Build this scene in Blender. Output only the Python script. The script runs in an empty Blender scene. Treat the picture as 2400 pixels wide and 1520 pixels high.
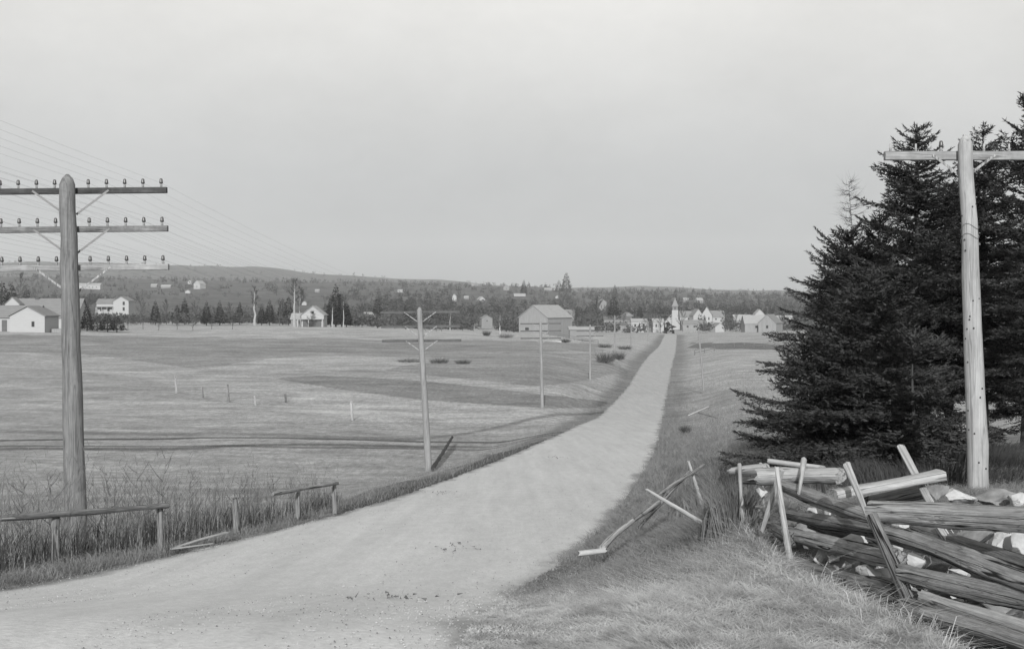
import bpy, math, random
import numpy as np
from mathutils import Vector, Matrix, Quaternion
R = math.radians
SC = bpy.context.scene
C = SC.collection
F_PX, CX, HY = 2800.0, 1200.0, 715.0        # focal length, centre and horizon in photo pixels

# ------------------------------------------------------------------ camera
cam = bpy.data.cameras.new('camera'); camo = bpy.data.objects.new('camera', cam); C.objects.link(camo)
cam.sensor_width = 36.0; cam.lens = 36.0 * F_PX / 2400.0
cam.shift_y = -(760 - HY) / 2400.0
cam.clip_start = 0.1; cam.clip_end = 20000
camo.location = (0, 0, 0); camo.rotation_euler = (R(90), 0, 0)
SC.camera = camo

# ------------------------------------------------------------------ sky, sun, exposure
SUN_EL = 25.0
SUN_D = Vector((0.05 * math.cos(R(SUN_EL)), math.cos(R(SUN_EL)), -math.sin(R(SUN_EL)))).normalized()
w = bpy.data.worlds.new('World'); SC.world = w; w.use_nodes = True
nt = w.node_tree; nt.nodes.clear()
sky = nt.nodes.new('ShaderNodeTexSky'); sky.sky_type = 'NISHITA'; sky.sun_disc = False
sky.sun_elevation = R(SUN_EL); sky.sun_rotation = R(183); sky.air_density = 1.0; sky.dust_density = 2.0
bw = nt.nodes.new('ShaderNodeSeparateColor')           # a blue-sensitive plate sees the sky through its blue
tc = nt.nodes.new('ShaderNodeTexCoord'); sx = nt.nodes.new('ShaderNodeSeparateXYZ')
rmp = nt.nodes.new('ShaderNodeValToRGB')
e = rmp.color_ramp.elements
e[0].position = 0.0; e[0].color = (0.655, 0.67, 0.68, 1)
e[1].position = 0.30; e[1].color = (1.42, 1.40, 1.35, 1)
e2 = e.new(0.11); e2.color = (0.80, 0.812, 0.815, 1)
mul = nt.nodes.new('ShaderNodeMix'); mul.data_type = 'RGBA'; mul.blend_type = 'MULTIPLY'; mul.inputs[0].default_value = 1
flat = nt.nodes.new('ShaderNodeMix'); flat.data_type = 'FLOAT'; flat.inputs[0].default_value = 0.65
flat.inputs[3].default_value = 6.0
bg = nt.nodes.new('ShaderNodeBackground'); bg.inputs[1].default_value = 0.110
wo = nt.nodes.new('ShaderNodeOutputWorld')
L = nt.links.new
L(sky.outputs[0], bw.inputs[0]); L(bw.outputs[2], flat.inputs[2])
L(tc.outputs['Generated'], sx.inputs[0]); L(sx.outputs[2], rmp.inputs[0])
cn = nt.nodes.new('ShaderNodeTexNoise'); cn.inputs['Scale'].default_value = 3.0; cn.inputs['Detail'].default_value = 9; cn.inputs['Roughness'].default_value = 0.7
cm = nt.nodes.new('ShaderNodeMapping'); cm.inputs['Scale'].default_value = (1, 1, 1.8); L(tc.outputs['Generated'], cm.inputs[0]); L(cm.outputs[0], cn.inputs[0])
cr_ = nt.nodes.new('ShaderNodeMapRange'); cr_.inputs[1].default_value = .25; cr_.inputs[2].default_value = .75; cr_.inputs[3].default_value = .90; cr_.inputs[4].default_value = 1.10; L(cn.outputs[0], cr_.inputs[0])
cx_ = nt.nodes.new('ShaderNodeMath'); cx_.operation = 'MULTIPLY'; L(flat.outputs[0], cx_.inputs[0]); L(cr_.outputs[0], cx_.inputs[1])
L(cx_.outputs[0], mul.inputs[6]); L(rmp.outputs[0], mul.inputs[7])
L(mul.outputs[2], bg.inputs[0]); L(bg.outputs[0], wo.inputs[0])
sl = bpy.data.lights.new('sun', 'SUN'); sl.energy = 4.8; sl.angle = R(0.5); sl.color = (1.0, 0.99, 0.975)
so = bpy.data.objects.new('sun', sl); C.objects.link(so)
so.rotation_euler = SUN_D.to_track_quat('-Z', 'Y').to_euler(); so.location = (0, -20, 30)
SC.view_settings.view_transform = 'Standard'; SC.view_settings.look = 'None'
SC.view_settings.exposure = 0.0; SC.view_settings.gamma = 1.0
SC.cycles.max_bounces = 4; SC.cycles.volume_bounces = 1

# ------------------------------------------------------------------ numeric helpers
def pchip(xs, ys, x):
    xs = np.asarray(xs, float); ys = np.asarray(ys, float)
    h = np.diff(xs); d = np.diff(ys) / h
    m = np.zeros_like(xs); m[0] = d[0]; m[-1] = d[-1]
    for i in range(1, len(xs) - 1):
        if d[i-1] * d[i] > 0:
            w1 = 2*h[i] + h[i-1]; w2 = h[i] + 2*h[i-1]
            m[i] = (w1 + w2) / (w1 / d[i-1] + w2 / d[i])
    x = np.clip(x, xs[0], xs[-1])
    i = np.clip(np.searchsorted(xs, x) - 1, 0, len(h) - 1)
    t = (x - xs[i]) / h[i]
    return ((2*t**3 - 3*t**2 + 1) * ys[i] + (t**3 - 2*t**2 + t) * h[i] * m[i]
            + (-2*t**3 + 3*t**2) * ys[i+1] + (t**3 - t**2) * h[i] * m[i+1])
def vnoise(x, y, seed=0):
    xi = np.floor(x).astype(np.int64); yi = np.floor(y).astype(np.int64)
    fx = x - xi; fy = y - yi; fx = fx*fx*(3-2*fx); fy = fy*fy*(3-2*fy)
    def hsh(a, b):
        n = (a * 374761393 + b * 668265263 + seed * 974634777) & 0x7fffffff
        n = ((n ^ (n >> 13)) * 1274126177) & 0x7fffffff
        return ((n ^ (n >> 16)) & 0xffff) / 65535.0
    return (hsh(xi, yi)*(1-fx)*(1-fy) + hsh(xi+1, yi)*fx*(1-fy) + hsh(xi, yi+1)*(1-fx)*fy + hsh(xi+1, yi+1)*fx*fy)
def fbm(x, y, seed=0, o=3):
    s = 0; a = 0.5
    for k in range(o):
        s = s + a * (vnoise(x * 2**k, y * 2**k, seed + k) - 0.5); a *= 0.5
    return s
def sstep(a, b, x):
    t = np.clip((x - a) / (b - a), 0, 1); return t*t*(3-2*t)

# ------------------------------------------------------------------ the lie of the land
RY  = [-30, -5, 2, 6, 8.5, 11.5, 14.6, 19, 28, 36, 45, 70, 104, 140, 187, 260, 350, 500, 570]
RL  = [-8.5, -6.2, -5.7, -5.3, -5.15, -4.93, -4.33, -3.46, -2.15, -0.9, 0.4, 3.6, 8.2, 13.6, 20.0, 29.9, 43.1, 63.9, 73]
RR  = [-3.5, -1.2, -0.6, -0.26, -0.12, 0.04, 0.68, 1.49, 2.8, 4.05, 5.38, 8.7, 13.2, 18.3, 25.0, 35.5, 48.1, 69.1, 78]
RZY = [-30, 0, 2, 6, 8.5, 11.5, 14.6, 19, 28, 36, 45, 70, 104, 140, 187, 260, 350, 500, 570, 640]
RZ  = [-0.6, -1.5, -1.55, -1.7, -2.15, -2.72, -3.08, -3.5, -4.3, -4.85, -5.45, -7.15, -9.1, -9.55, -9.75, -10.8, -11.9, -12.5, -13.8, -12.8]
def P(y, py): return (y, -(py - HY) / F_PX * y)
N0 = [(-30, -0.8), (0, -1.55), (6, -1.72)]
COLS_L = {
 -1000: N0 + [(11,-2.7),(19,-3.9),(30,-5),(50,-6),(100,-6.8),(180,-5.8),(260,-4.5),(400,-5.5),(700,-8),P(900,725),P(1300,700),P(1600,675),P(2200,642),P(2900,660),P(4200,609),P(6000,650)],
 0: N0 + [(11,-2.8),(19,-4.04),(30,-5.1),(54,-6.35),(100,-7.4),(140,-7.2),(180,-6.0),(230,-5.0),(330,-6.4),(600,-8.6),P(900,725),P(1200,702),P(1600,680),P(2200,650),P(2900,658),P(4200,615),P(6000,650)],
 400: N0 + [(11,-2.8),(19,-4.0),(33,-5.2),(46,-6.2),(60,-6.7),(100,-7.5),(150,-7.15),(200,-6.0),(260,-5.3),(330,-6.4),(450,-7.3),(600,-9.0),P(800,742),P(1100,714),P(1500,690),P(2200,653),P(2900,660),P(4200,624),P(6000,650)],
 600: N0 + [(11,-2.8),(19,-4.0),(33,-5.2),(46,-6.2),(60,-6.7),(100,-7.5),(150,-7.15),(200,-6.0),(260,-5.1),(330,-5.9),(450,-7.3),(600,-9.4),P(800,745),P(1100,718),P(1500,692),P(2200,658),P(2900,665),P(4200,631),P(6000,650)],
 800: N0 + [(11,-2.8),(19,-3.9),(33,-5.2),(46,-6.3),(60,-6.8),(95,-7.7),(135,-7.35),(210,-6.2),(270,-5.5),(330,-6.2),(450,-8.0),(600,-10.4),P(800,748),P(1100,720),P(1500,693),P(2200,663),P(2900,668),P(4200,647),P(6000,660)],
 1000: N0 + [(11,-2.8),(19,-3.7),(33,-5.1),(46,-6.4),(60,-7.0),(90,-7.8),(120,-7.5),(150,-7.3),(220,-6.6),(280,-6.1),(330,-6.8),(450,-9.5),(600,-12),P(800,752),P(1100,724),P(1500,696),P(2200,667),P(2900,672),P(4200,659),P(6000,670)],
 1250: N0 + [(11,-2.8),(19,-3.7),(33,-5.1),(46,-6.4),(60,-7.1),(90,-7.78),(115,-7.6),(150,-7.2),(230,-7.0),(320,-7.43),(400,-9.6),(600,-12.2),P(900,750),P(1300,716),P(2200,673),P(2900,680),P(4200,672),P(6000,690)],
 1400: N0 + [(11,-2.8),(19,-3.7),(33,-5.1),(46,-6.4),(60,-7.3),(90,-8.1),(135,-8.58),(205,-7.85),(265,-9.2),(330,-9.9),(400,-10.4),(600,-12.6),P(900,750),P(1300,722),P(2200,678),P(2900,683),P(4200,677),P(6000,690)],
 1560: N0 + [(11,-2.8),(19,-3.7),(33,-5.1),(46,-6.4),(60,-7.3),(90,-8.4),(135,-9.0),(205,-9.5),(265,-10.4),(330,-11.0),(400,-11.8),(500,-12.4),(570,-13.6),(640,-12.7),P(900,750),P(1300,724),P(2200,683),P(2900,686),P(4200,676),P(6000,690)],
}
COLS_R = {
 1570: N0 + [(9,-2.1),(12,-2.4),(17,-2.9),(28,-3.9),(45,-5.2),(70,-6.8),(104,-8.5),(180,-9.0),(400,-11.0),(500,-12.2),(570,-13.6),(640,-12.7),P(900,750),P(1300,725),P(2200,686),P(2900,688),P(4200,676),P(6000,690)],
 1740: N0 + [(7.6,-1.85),(9.5,-2.02),(12,-2.2),(17,-2.8),(28,-3.9),(45,-5.1),(68,-6.4),(90,-7.4),(120,-8.1),(180,-8.3),(400,-9.6),(600,-12.0),P(900,752),P(1300,728),P(2200,692),P(2900,692),P(4200,685),P(6000,700)],
 2100: N0 + [(7.6,-1.86),(9,-1.95),(12,-2.1),(15.5,-2.4),(22,-2.9),(32,-4.0),(60,-5.7),(100,-7.2),(180,-7.7),(400,-9.2),(600,-11.8),P(900,752),P(1300,730),P(2200,697),P(2900,695),P(4200,694),P(6000,700)],
 3000: N0 + [(7.6,-1.8),(9,-1.9),(12,-2.1),(15.5,-2.4),(22,-2.9),(32,-3.9),(60,-5.4),(100,-6.8),(180,-7.2),(400,-8.8),(600,-11.6),P(900,752),P(1300,730),P(2200,697),P(2900,695),P(4200,694),P(6000,700)],
}
def side(cols, px, Y):
    ly = np.log(np.maximum(Y, -29) + 34)
    ks = sorted(cols); zs = []
    for k in ks:
        t = cols[k]; zs.append(pchip([math.log(a + 34) for a, _ in t], [b for _, b in t], ly))
    zs = np.array(zs); ksf = np.array(ks, float)
    p = np.clip(px, ksf[0], ksf[-1])
    i = np.clip(np.searchsorted(ksf, p) - 1, 0, len(ks) - 2)
    t = (p - ksf[i]) / (ksf[i+1] - ksf[i]); t = 0.5*t + 0.5*t*t*(3-2*t)
    idx = np.arange(p.size)
    return zs[i, idx]*(1-t) + zs[i+1, idx]*t
def roadz(Y): return pchip(RZY, RZ, Y)
def ground(X, Y, detail=True):
    X = np.atleast_1d(np.asarray(X, float)); Y = np.atleast_1d(np.asarray(Y, float))
    shp = X.shape; X = X.ravel(); Y = Y.ravel()
    px = CX + F_PX * X / np.maximum(Y, 5.0)
    zl = side(COLS_L, px, Y); zr = side(COLS_R, px, Y)
    rl = np.interp(Y, RY, RL); rr = np.interp(Y, RY, RR); rz = roadz(Y)
    dl = rl - X; dr = X - rr
    wl = sstep(0.05, 3.2 + .01*np.clip(Y, 0, 250), dl)
    wr = sstep(0.05, 2.2 + 0.05*np.clip(Y-10, 0, 160), dr)
    mid = (X > (rl + rr) / 2)
    z = np.where(mid, rz*(1-wr) + zr*wr, rz*(1-wl) + zl*wl)
    inside = (dl < 0) & (dr < 0) & (Y < 575)
    z = np.where(inside, rz - 0.06, z)
    far = sstep(560, 640, Y)
    z = np.where((Y > 560), z*(1-far) + np.where(mid, zr, zl)*far, z)
    if detail:
        dd = np.clip(np.minimum(np.where(inside, 0, np.maximum(dl, dr)), 6) / 6, 0, 1)
        amp = np.interp(Y, [0, 15, 60, 150, 500, 1000, 2000, 4000, 6000], [.05, .10, .16, .30, .30, 1.5, 6, 16, 16])
        sc = np.interp(Y, [0, 15, 60, 150, 500, 1000, 2000, 4000], [1.4, 2, 7, 16, 30, 60, 130, 260])
        n = np.zeros_like(X)
        for a, b, s in ((0, 40, 2.0), (20, 140, 9.0), (90, 900, 24.0), (600, 2500, 90.0), (1500, 9000, 260.0)):
            wgt = sstep(a, a*1.6 + 8, Y) * (1 - sstep(b*0.7, b, Y)) if a > 0 else (1 - sstep(b*0.6, b, Y))
            n = n + wgt * fbm(X / s, Y / s, 7, 3)
        z = z + n * amp * 2.0 * dd
    fy_ = np.interp(px, [1700, 1855, 2000, 2133, 2420], [12.0, 9.1, 7.9, 7.0, 5.9])      # the hollow the rubble wall and fence stand in
    z = z - .24*sstep(1780, 1850, px)*sstep(fy_-.7, fy_-.1, Y)*(1-sstep(fy_+2.0, fy_+3.6, Y))
    return z.reshape(shp)
def gz(x, y): return float(ground([x], [y])[0])
def at(px, py, y): return Vector(((px - CX) / F_PX * y, y, -(py - HY) / F_PX * y))
def snap(px, py, Y):
    yy = np.linspace(Y*.55, Y*1.7, 500); pj = HY - F_PX*ground((px-CX)/F_PX*yy, yy)/yy
    ok = np.abs(pj-py) < 0.7
    if ok.any(): c = yy[ok]; return float(c[np.argmin(np.abs(c-Y))])
    return float(yy[np.argmin(np.abs(pj-py) + .004*np.abs(yy-Y))])
def xa(px, y): return (px - CX) / F_PX * y

# ------------------------------------------------------------------ materials
def TINT(v): return (v * 0.985, v * 1.0, v * 1.012, 1)
def gray(name, v, rough=0.9, var=0.25, scale=3.0, stretch=(1, 1, 1), detail=6.0, bump=0.0, bscale=None, sharp=0.0, coord='Object', spec=0.2):
    m = bpy.data.materials.new(name); m.use_nodes = True; n = m.node_tree; b = n.nodes['Principled BSDF']
    b.inputs['Roughness'].default_value = rough; b.inputs['Specular IOR Level'].default_value = spec
    t = n.nodes.new('ShaderNodeTexCoord'); mp = n.nodes.new('ShaderNodeMapping'); mp.inputs['Scale'].default_value = stretch
    n.links.new(t.outputs[coord], mp.inputs[0])
    nz = n.nodes.new('ShaderNodeTexNoise'); nz.inputs['Scale'].default_value = scale; nz.inputs['Detail'].default_value = detail
    nz.inputs['Roughness'].default_value = 0.65
    n.links.new(mp.outputs[0], nz.inputs[0])
    r = n.nodes.new('ShaderNodeValToRGB'); q = r.color_ramp.elements
    lo = 0.30 + sharp*0.12; q[0].position = lo; q[1].position = 1 - lo
    q[0].color = TINT(v * (1 - var)); q[1].color = TINT(v * (1 + var))
    n.links.new(nz.outputs[0], r.inputs[0]); n.links.new(r.outputs[0], b.inputs['Base Color'])
    if bump:
        bp = n.nodes.new('ShaderNodeBump'); bp.inputs['Strength'].default_value = bump; bp.inputs['Distance'].default_value = 0.02
        n2 = nz
        if bscale:
            n2 = n.nodes.new('ShaderNodeTexNoise'); n2.inputs['Scale'].default_value = bscale; n2.inputs['Detail'].default_value = 8
            n.links.new(mp.outputs[0], n2.inputs[0])
        n.links.new(n2.outputs[0], bp.inputs['Height']); n.links.new(bp.outputs[0], b.inputs['Normal'])
    return m
def wood(name, v, var=0.35, crack=0.6, ax=(34, 34, 2.2)):
    m = bpy.data.materials.new(name); m.use_nodes = True; n = m.node_tree; b = n.nodes['Principled BSDF']
    b.inputs['Roughness'].default_value = 0.92; b.inputs['Specular IOR Level'].default_value = 0.12
    t = n.nodes.new('ShaderNodeTexCoord')
    def X_(k, kl): return tuple(a*(kl if a < 6 else k) for a in ax)
    def nz(st, loc=(0, 0, 0), det=5, ro=.6):
        mp = n.nodes.new('ShaderNodeMapping'); mp.inputs['Scale'].default_value = st; mp.inputs['Location'].default_value = loc
        n.links.new(t.outputs['Object'], mp.inputs[0]); z = n.nodes.new('ShaderNodeTexNoise'); z.inputs['Scale'].default_value = 1
        z.inputs['Detail'].default_value = det; z.inputs['Roughness'].default_value = ro; n.links.new(mp.outputs[0], z.inputs[0]); return z.outputs[0]
    def rp(src, stops):
        r = n.nodes.new('ShaderNodeValToRGB'); e = r.color_ramp.elements
        while len(e) < len(stops): e.new(.5)
        for k, (p, c) in enumerate(stops): e[k].position = p; e[k].color = (c, c, c, 1)
        n.links.new(src, r.inputs[0]); return r.outputs[0]
    def mul(a, c):
        k = n.nodes.new('ShaderNodeMix'); k.data_type = 'RGBA'; k.blend_type = 'MULTIPLY'; k.inputs[0].default_value = 1
        n.links.new(a, k.inputs[6])
        if isinstance(c, tuple): k.inputs[7].default_value = c
        else: n.links.new(c, k.inputs[7])
        return k.outputs[2]
    fib = rp(nz(X_(3, 1.5), (0, 0, 0), 6, .7), [(.34, 1-var*.9), (.66, 1+var*.8)])
    strk = rp(nz(X_(.7, .6), (5, 2, 1)), [(.35, 1-var*.9), (.65, 1+var*.7)])
    blot = rp(nz((7, 7, 3.5), (1, 9, 4), 8, .7), [(.33, 1-var*.8), (.62, 1+var*.4)])
    ck = nz(X_(.62, .25), (8, 3, 6), 2, .4)
    c1 = rp(ck, [(.474, 1), (.491, 1-crack), (.506, 1-crack), (.522, 1)])
    ck2 = nz(X_(.9, .5), (2, 13, 5), 2, .4)
    c2 = rp(ck2, [(.43, 1), (.438, 1-crack*.5), (.446, 1-crack*.5), (.454, 1)])
    hgt = mul(mul(c1, c2), fib)
    n.links.new(mul(mul(mul(mul(fib, strk), blot), mul(c1, c2)), TINT(v)), b.inputs['Base Color'])
    bp = n.nodes.new('ShaderNodeBump'); bp.inputs['Strength'].default_value = 0.7; bp.inputs['Distance'].default_value = 0.012
    n.links.new(hgt, bp.inputs['Height']); n.links.new(bp.outputs[0], b.inputs['Normal'])
    return m
M = {}
M['white'] = gray('white_paint', 0.32, 0.7, 0.05, 0.8, (1, 1, 6))
M['cream'] = gray('pale_paint', 0.185, 0.8, 0.12, 0.6, (1, 1, 8))
M['boards'] = gray('grey_boards', 0.22, 0.9, 0.16, 1.0, (5, 5, 0.4))
M['roofmid'] = gray('shingle_roof', 0.165, 0.9, 0.14, 0.8, (1, 1, 6))
M['roofdark'] = gray('dark_roof', 0.10, 0.9, 0.2, 0.8, (1, 1, 6))
M['rooflight'] = gray('pale_shingle_roof', 0.25, 0.9, 0.12, 0.8, (1, 1, 6))
M['glass'] = gray('window_glass', 0.035, 0.15, 0.2, 1.0, spec=0.5)
M['brick'] = gray('chimney_brick', 0.10, 0.9, 0.2, 2.0)
M['pole'] = wood('pole_wood', 0.175, 0.22, 0.35, (22, 22, 1.6))
M['polepale'] = wood('peeled_pole_wood', 0.315, 0.16, 0.30, (24, 24, 1.8))
M['polefar'] = wood('far_pole_wood', 0.225, 0.12, 0.2, (10, 10, 1.0))
M['armdark'] = wood('dark_crossarm_wood', 0.07, 0.3, 0.4, (2.0, 26, 26))
M['armfar'] = wood('far_crossarm_wood', 0.095, 0.15, 0.2, (2.0, 12, 12))
M['arm'] = wood('crossarm_wood', 0.17, 0.3, 0.5, (2.0, 26, 26))
M['armpale'] = wood('pale_crossarm_wood', 0.27, 0.2, 0.4, (2.0, 26, 26))
M['iron'] = gray('iron_strap', 0.16, 0.5, 0.2, 8.0, spec=0.5)
M['wire'] = gray('copper_wire', 0.14, 0.5, 0.1, 8.0)
M['insul'] = gray('glass_insulator', 0.05, 0.35, 0.2, 8.0, spec=0.6)
M['pinwood'] = gray('pin_wood', 0.30, 0.8, 0.2, 30.0)
M['rail'] = wood('weathered_rail', 0.235, 0.36, 0.93, (30, 30, 2.0))
M['raildark'] = wood('dark_rail', 0.15, 0.36, 0.93, (30, 30, 2.0))
M['railpale'] = wood('bleached_rail', 0.34, 0.22, 0.6, (30, 30, 2.0))
M['stake'] = wood('bleached_stake', 0.34, 0.2, 0.4, (36, 36, 2.5))
M['barkd'] = gray('spruce_bark', 0.045, 0.95, 0.4, 6.0, (1, 1, 0.3), bump=0.4)
M['birch'] = gray('birch_bark', 0.29, 0.8, 0.2, 2.0, (1, 1, 3))
M['bare'] = gray('bare_twigs', 0.075, 0.95, 0.2, 1.0)
M['baredark'] = gray('dark_twigs', 0.06, 0.95, 0.3, 2.0)
M['needle'] = gray('spruce_needles', 0.031, 0.75, 0.55, 1.6, (1, 1, 1), 4, spec=0.3)
M['conifer'] = gray('far_conifer', 0.020, 0.9, 0.35, 0.4, (1, 1, 1), 4)
M['stone'] = gray('pale_granite', 0.37, 0.9, 0.22, 4.0, (1, 1, 1), 8, 0.5, 14.0)
M['stonedark'] = gray('lichened_granite', 0.17, 0.9, 0.45, 5.0, (1, 1, 1), 8, 0.5, 14.0)

# ------------------------------------------------------------------ mesh helpers
def npmesh(name, V, tris=None, quads=None, mat=None, smooth=False, attr=None):
    me = bpy.data.meshes.new(name); V = np.asarray(V, np.float32)
    nt_ = 0 if tris is None else len(tris); nq = 0 if quads is None else len(quads)
    me.vertices.add(len(V)); me.vertices.foreach_set('co', V.ravel())
    loops = np.concatenate([np.asarray(tris, np.int32).ravel() if nt_ else np.zeros(0, np.int32),
                            np.asarray(quads, np.int32).ravel() if nq else np.zeros(0, np.int32)])
    me.loops.add(len(loops)); me.loops.foreach_set('vertex_index', loops)
    me.polygons.add(nt_ + nq)
    st = np.concatenate([np.arange(nt_) * 3, nt_*3 + np.arange(nq) * 4]).astype(np.int32)
    me.polygons.foreach_set('loop_start', st)
    me.polygons.foreach_set('use_smooth', np.full(nt_ + nq, smooth))
    if attr:
        for k, v in attr.items():
            a = me.attributes.new(k, 'FLOAT', 'POINT'); a.data.foreach_set('value', np.asarray(v, np.float32))
    me.update(calc_edges=True)
    if mat: me.materials.append(mat)
    return me
def link(name, me, parent=None, loc=(0, 0, 0), rot=None):
    o = bpy.data.objects.new(name, me); C.objects.link(o)
    if parent: o.parent = parent
    o.location = loc
    if rot is not None: o.rotation_mode = 'QUATERNION'; o.rotation_quaternion = rot
    return o
def tag(o, label, cat=None, group=None, kind=None):
    if label: o['label'] = label
    if cat: o['category'] = cat
    if group: o['group'] = group
    if kind: o['kind'] = kind
    return o
def thing(name, label, cat, loc=(0, 0, 0), rz=0, group=None):
    o = bpy.data.objects.new(name, None); C.objects.link(o); o.location = loc; o.rotation_euler = (0, 0, rz)
    o.empty_display_size = 0.2
    return tag(o, label, cat, group)
def copy_tree(o, parent=None):
    c = o.copy(); C.objects.link(c); c.parent = parent
    for ch in list(o.children): copy_tree(ch, c)
    return c
class MB:
    def __init__(s): s.v = []; s.f = []
    def box(s, a, b):
        x0, y0, z0 = a; x1, y1, z1 = b; n = len(s.v)
        s.v += [(x0,y0,z0),(x1,y0,z0),(x1,y1,z0),(x0,y1,z0),(x0,y0,z1),(x1,y0,z1),(x1,y1,z1),(x0,y1,z1)]
        s.f += [tuple(n+i for i in q) for q in ((0,3,2,1),(4,5,6,7),(0,1,5,4),(1,2,6,5),(2,3,7,6),(3,0,4,7))]
    def poly(s, pts, faces):
        n = len(s.v); s.v += [tuple(p) for p in pts]; s.f += [tuple(n+i for i in q) for q in faces]
    def tube(s, pts, rad, n=6, cap=True):
        pts = [Vector(p) for p in pts]; b = len(s.v); k = len(pts)
        for i, p in enumerate(pts):
            d = (pts[min(i+1, k-1)] - pts[max(i-1, 0)]).normalized()
            up = Vector((0, 0, 1)) if abs(d.z) < 0.9 else Vector((1, 0, 0))
            u = d.cross(up).normalized(); v = d.cross(u)
            for j in range(n):
                a = 2*math.pi*j/n; r = rad[i] if hasattr(rad, '__len__') else rad
                s.v.append(tuple(p + u*math.cos(a)*r + v*math.sin(a)*r))
        for i in range(k-1):
            for j in range(n):
                j2 = (j+1) % n
                s.f.append((b+i*n+j, b+i*n+j2, b+(i+1)*n+j2, b+(i+1)*n+j))
        if cap:
            s.f.append(tuple(b+j for j in reversed(range(n)))); s.f.append(tuple(b+(k-1)*n+j for j in range(n)))
    def lathe(s, prof, n=10, c=(0, 0, 0)):
        b = len(s.v)
        for r, z in prof:
            for j in range(n):
                a = 2*math.pi*j/n; s.v.append((c[0]+r*math.cos(a), c[1]+r*math.sin(a), c[2]+z))
        for i in range(len(prof)-1):
            for j in range(n):
                j2 = (j+1) % n; s.f.append((b+i*n+j, b+i*n+j2, b+(i+1)*n+j2, b+(i+1)*n+j))
        s.f.append(tuple(b+j for j in reversed(range(n)))); s.f.append(tuple(b+(len(prof)-1)*n+j for j in range(n)))
    def mesh(s, name, mat, smooth=False):
        me = bpy.data.meshes.new(name); me.from_pydata(s.v, [], s.f)
        me.polygons.foreach_set('use_smooth', [smooth]*len(me.polygons)); me.update()
        if mat: me.materials.append(mat)
        return me
    def build(s, name, mat, parent=None, loc=(0, 0, 0), smooth=False): return link(name, s.mesh(name, mat, smooth), parent, loc)

# ------------------------------------------------------------------ ground
def patch_tone(px, py):
    def inside(poly, soft=6.0):
        c = np.zeros(px.shape, bool); n = len(poly)
        jx = px; jy = py
        for i in range(n):
            x1, y1 = poly[i]; x2, y2 = poly[(i+1) % n]
            cond = ((y1 > jy) != (y2 > jy)) & (jx < (x2-x1)*(jy-y1)/(y2-y1+1e-9) + x1)
            c ^= cond
        return c
    t = np.ones(px.shape)
    for poly, k in FIELD_PATCHES:
        t = np.where(inside(poly), k, t)
    return t
FIELD_PATCHES = [   # patches of shorter, darker or paler stubble, outlined on the lie of the field
 ([(-900,780),(190,786),(560,792),(940,795),(1250,800),(1420,806),(1400,824),(1180,822),(1050,838),(720,832),(450,862),(190,828),(-900,800)], 0.74),
 ([(190,828),(450,862),(720,832),(1050,838),(900,866),(650,888),(500,880),(330,866)], 0.98),
 ([(-900,860),(0,858),(150,868),(340,885),(420,915),(560,945),(300,925),(0,900),(-900,890)], 0.88),
 ([(650,888),(760,880),(1000,893),(1290,925),(1420,940),(1400,955),(1300,957),(1000,938),(800,912)], 0.66),
 ([(1040,838),(1200,822),(1400,830),(1460,850),(1450,880),(1250,905),(1040,882),(900,868)], 0.74),
 ([(700,915),(800,914),(1000,940),(1290,960),(1200,985),(900,990),(640,960)], 1.14),
 ([(760,1190),(860,1150),(954,1127),(1071,1115),(1142,1067),(1329,1020),(1420,985),(1440,960),(1400,1010),(1200,1090),(1050,1140),(900,1200)], 0.50),
 ([(1250,780),(1420,785),(1400,800),(1240,797)], 1.12),
 ([(1620,803),(1830,806),(2400,812),(2400,824),(1830,818),(1620,816)], 0.45),
 ([(600,765),(1000,768),(1250,782),(1240,792),(940,790),(560,786)], 1.1),
 ([(1590,905),(1760,915),(1800,960),(1600,945)], 0.9),
]
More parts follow.
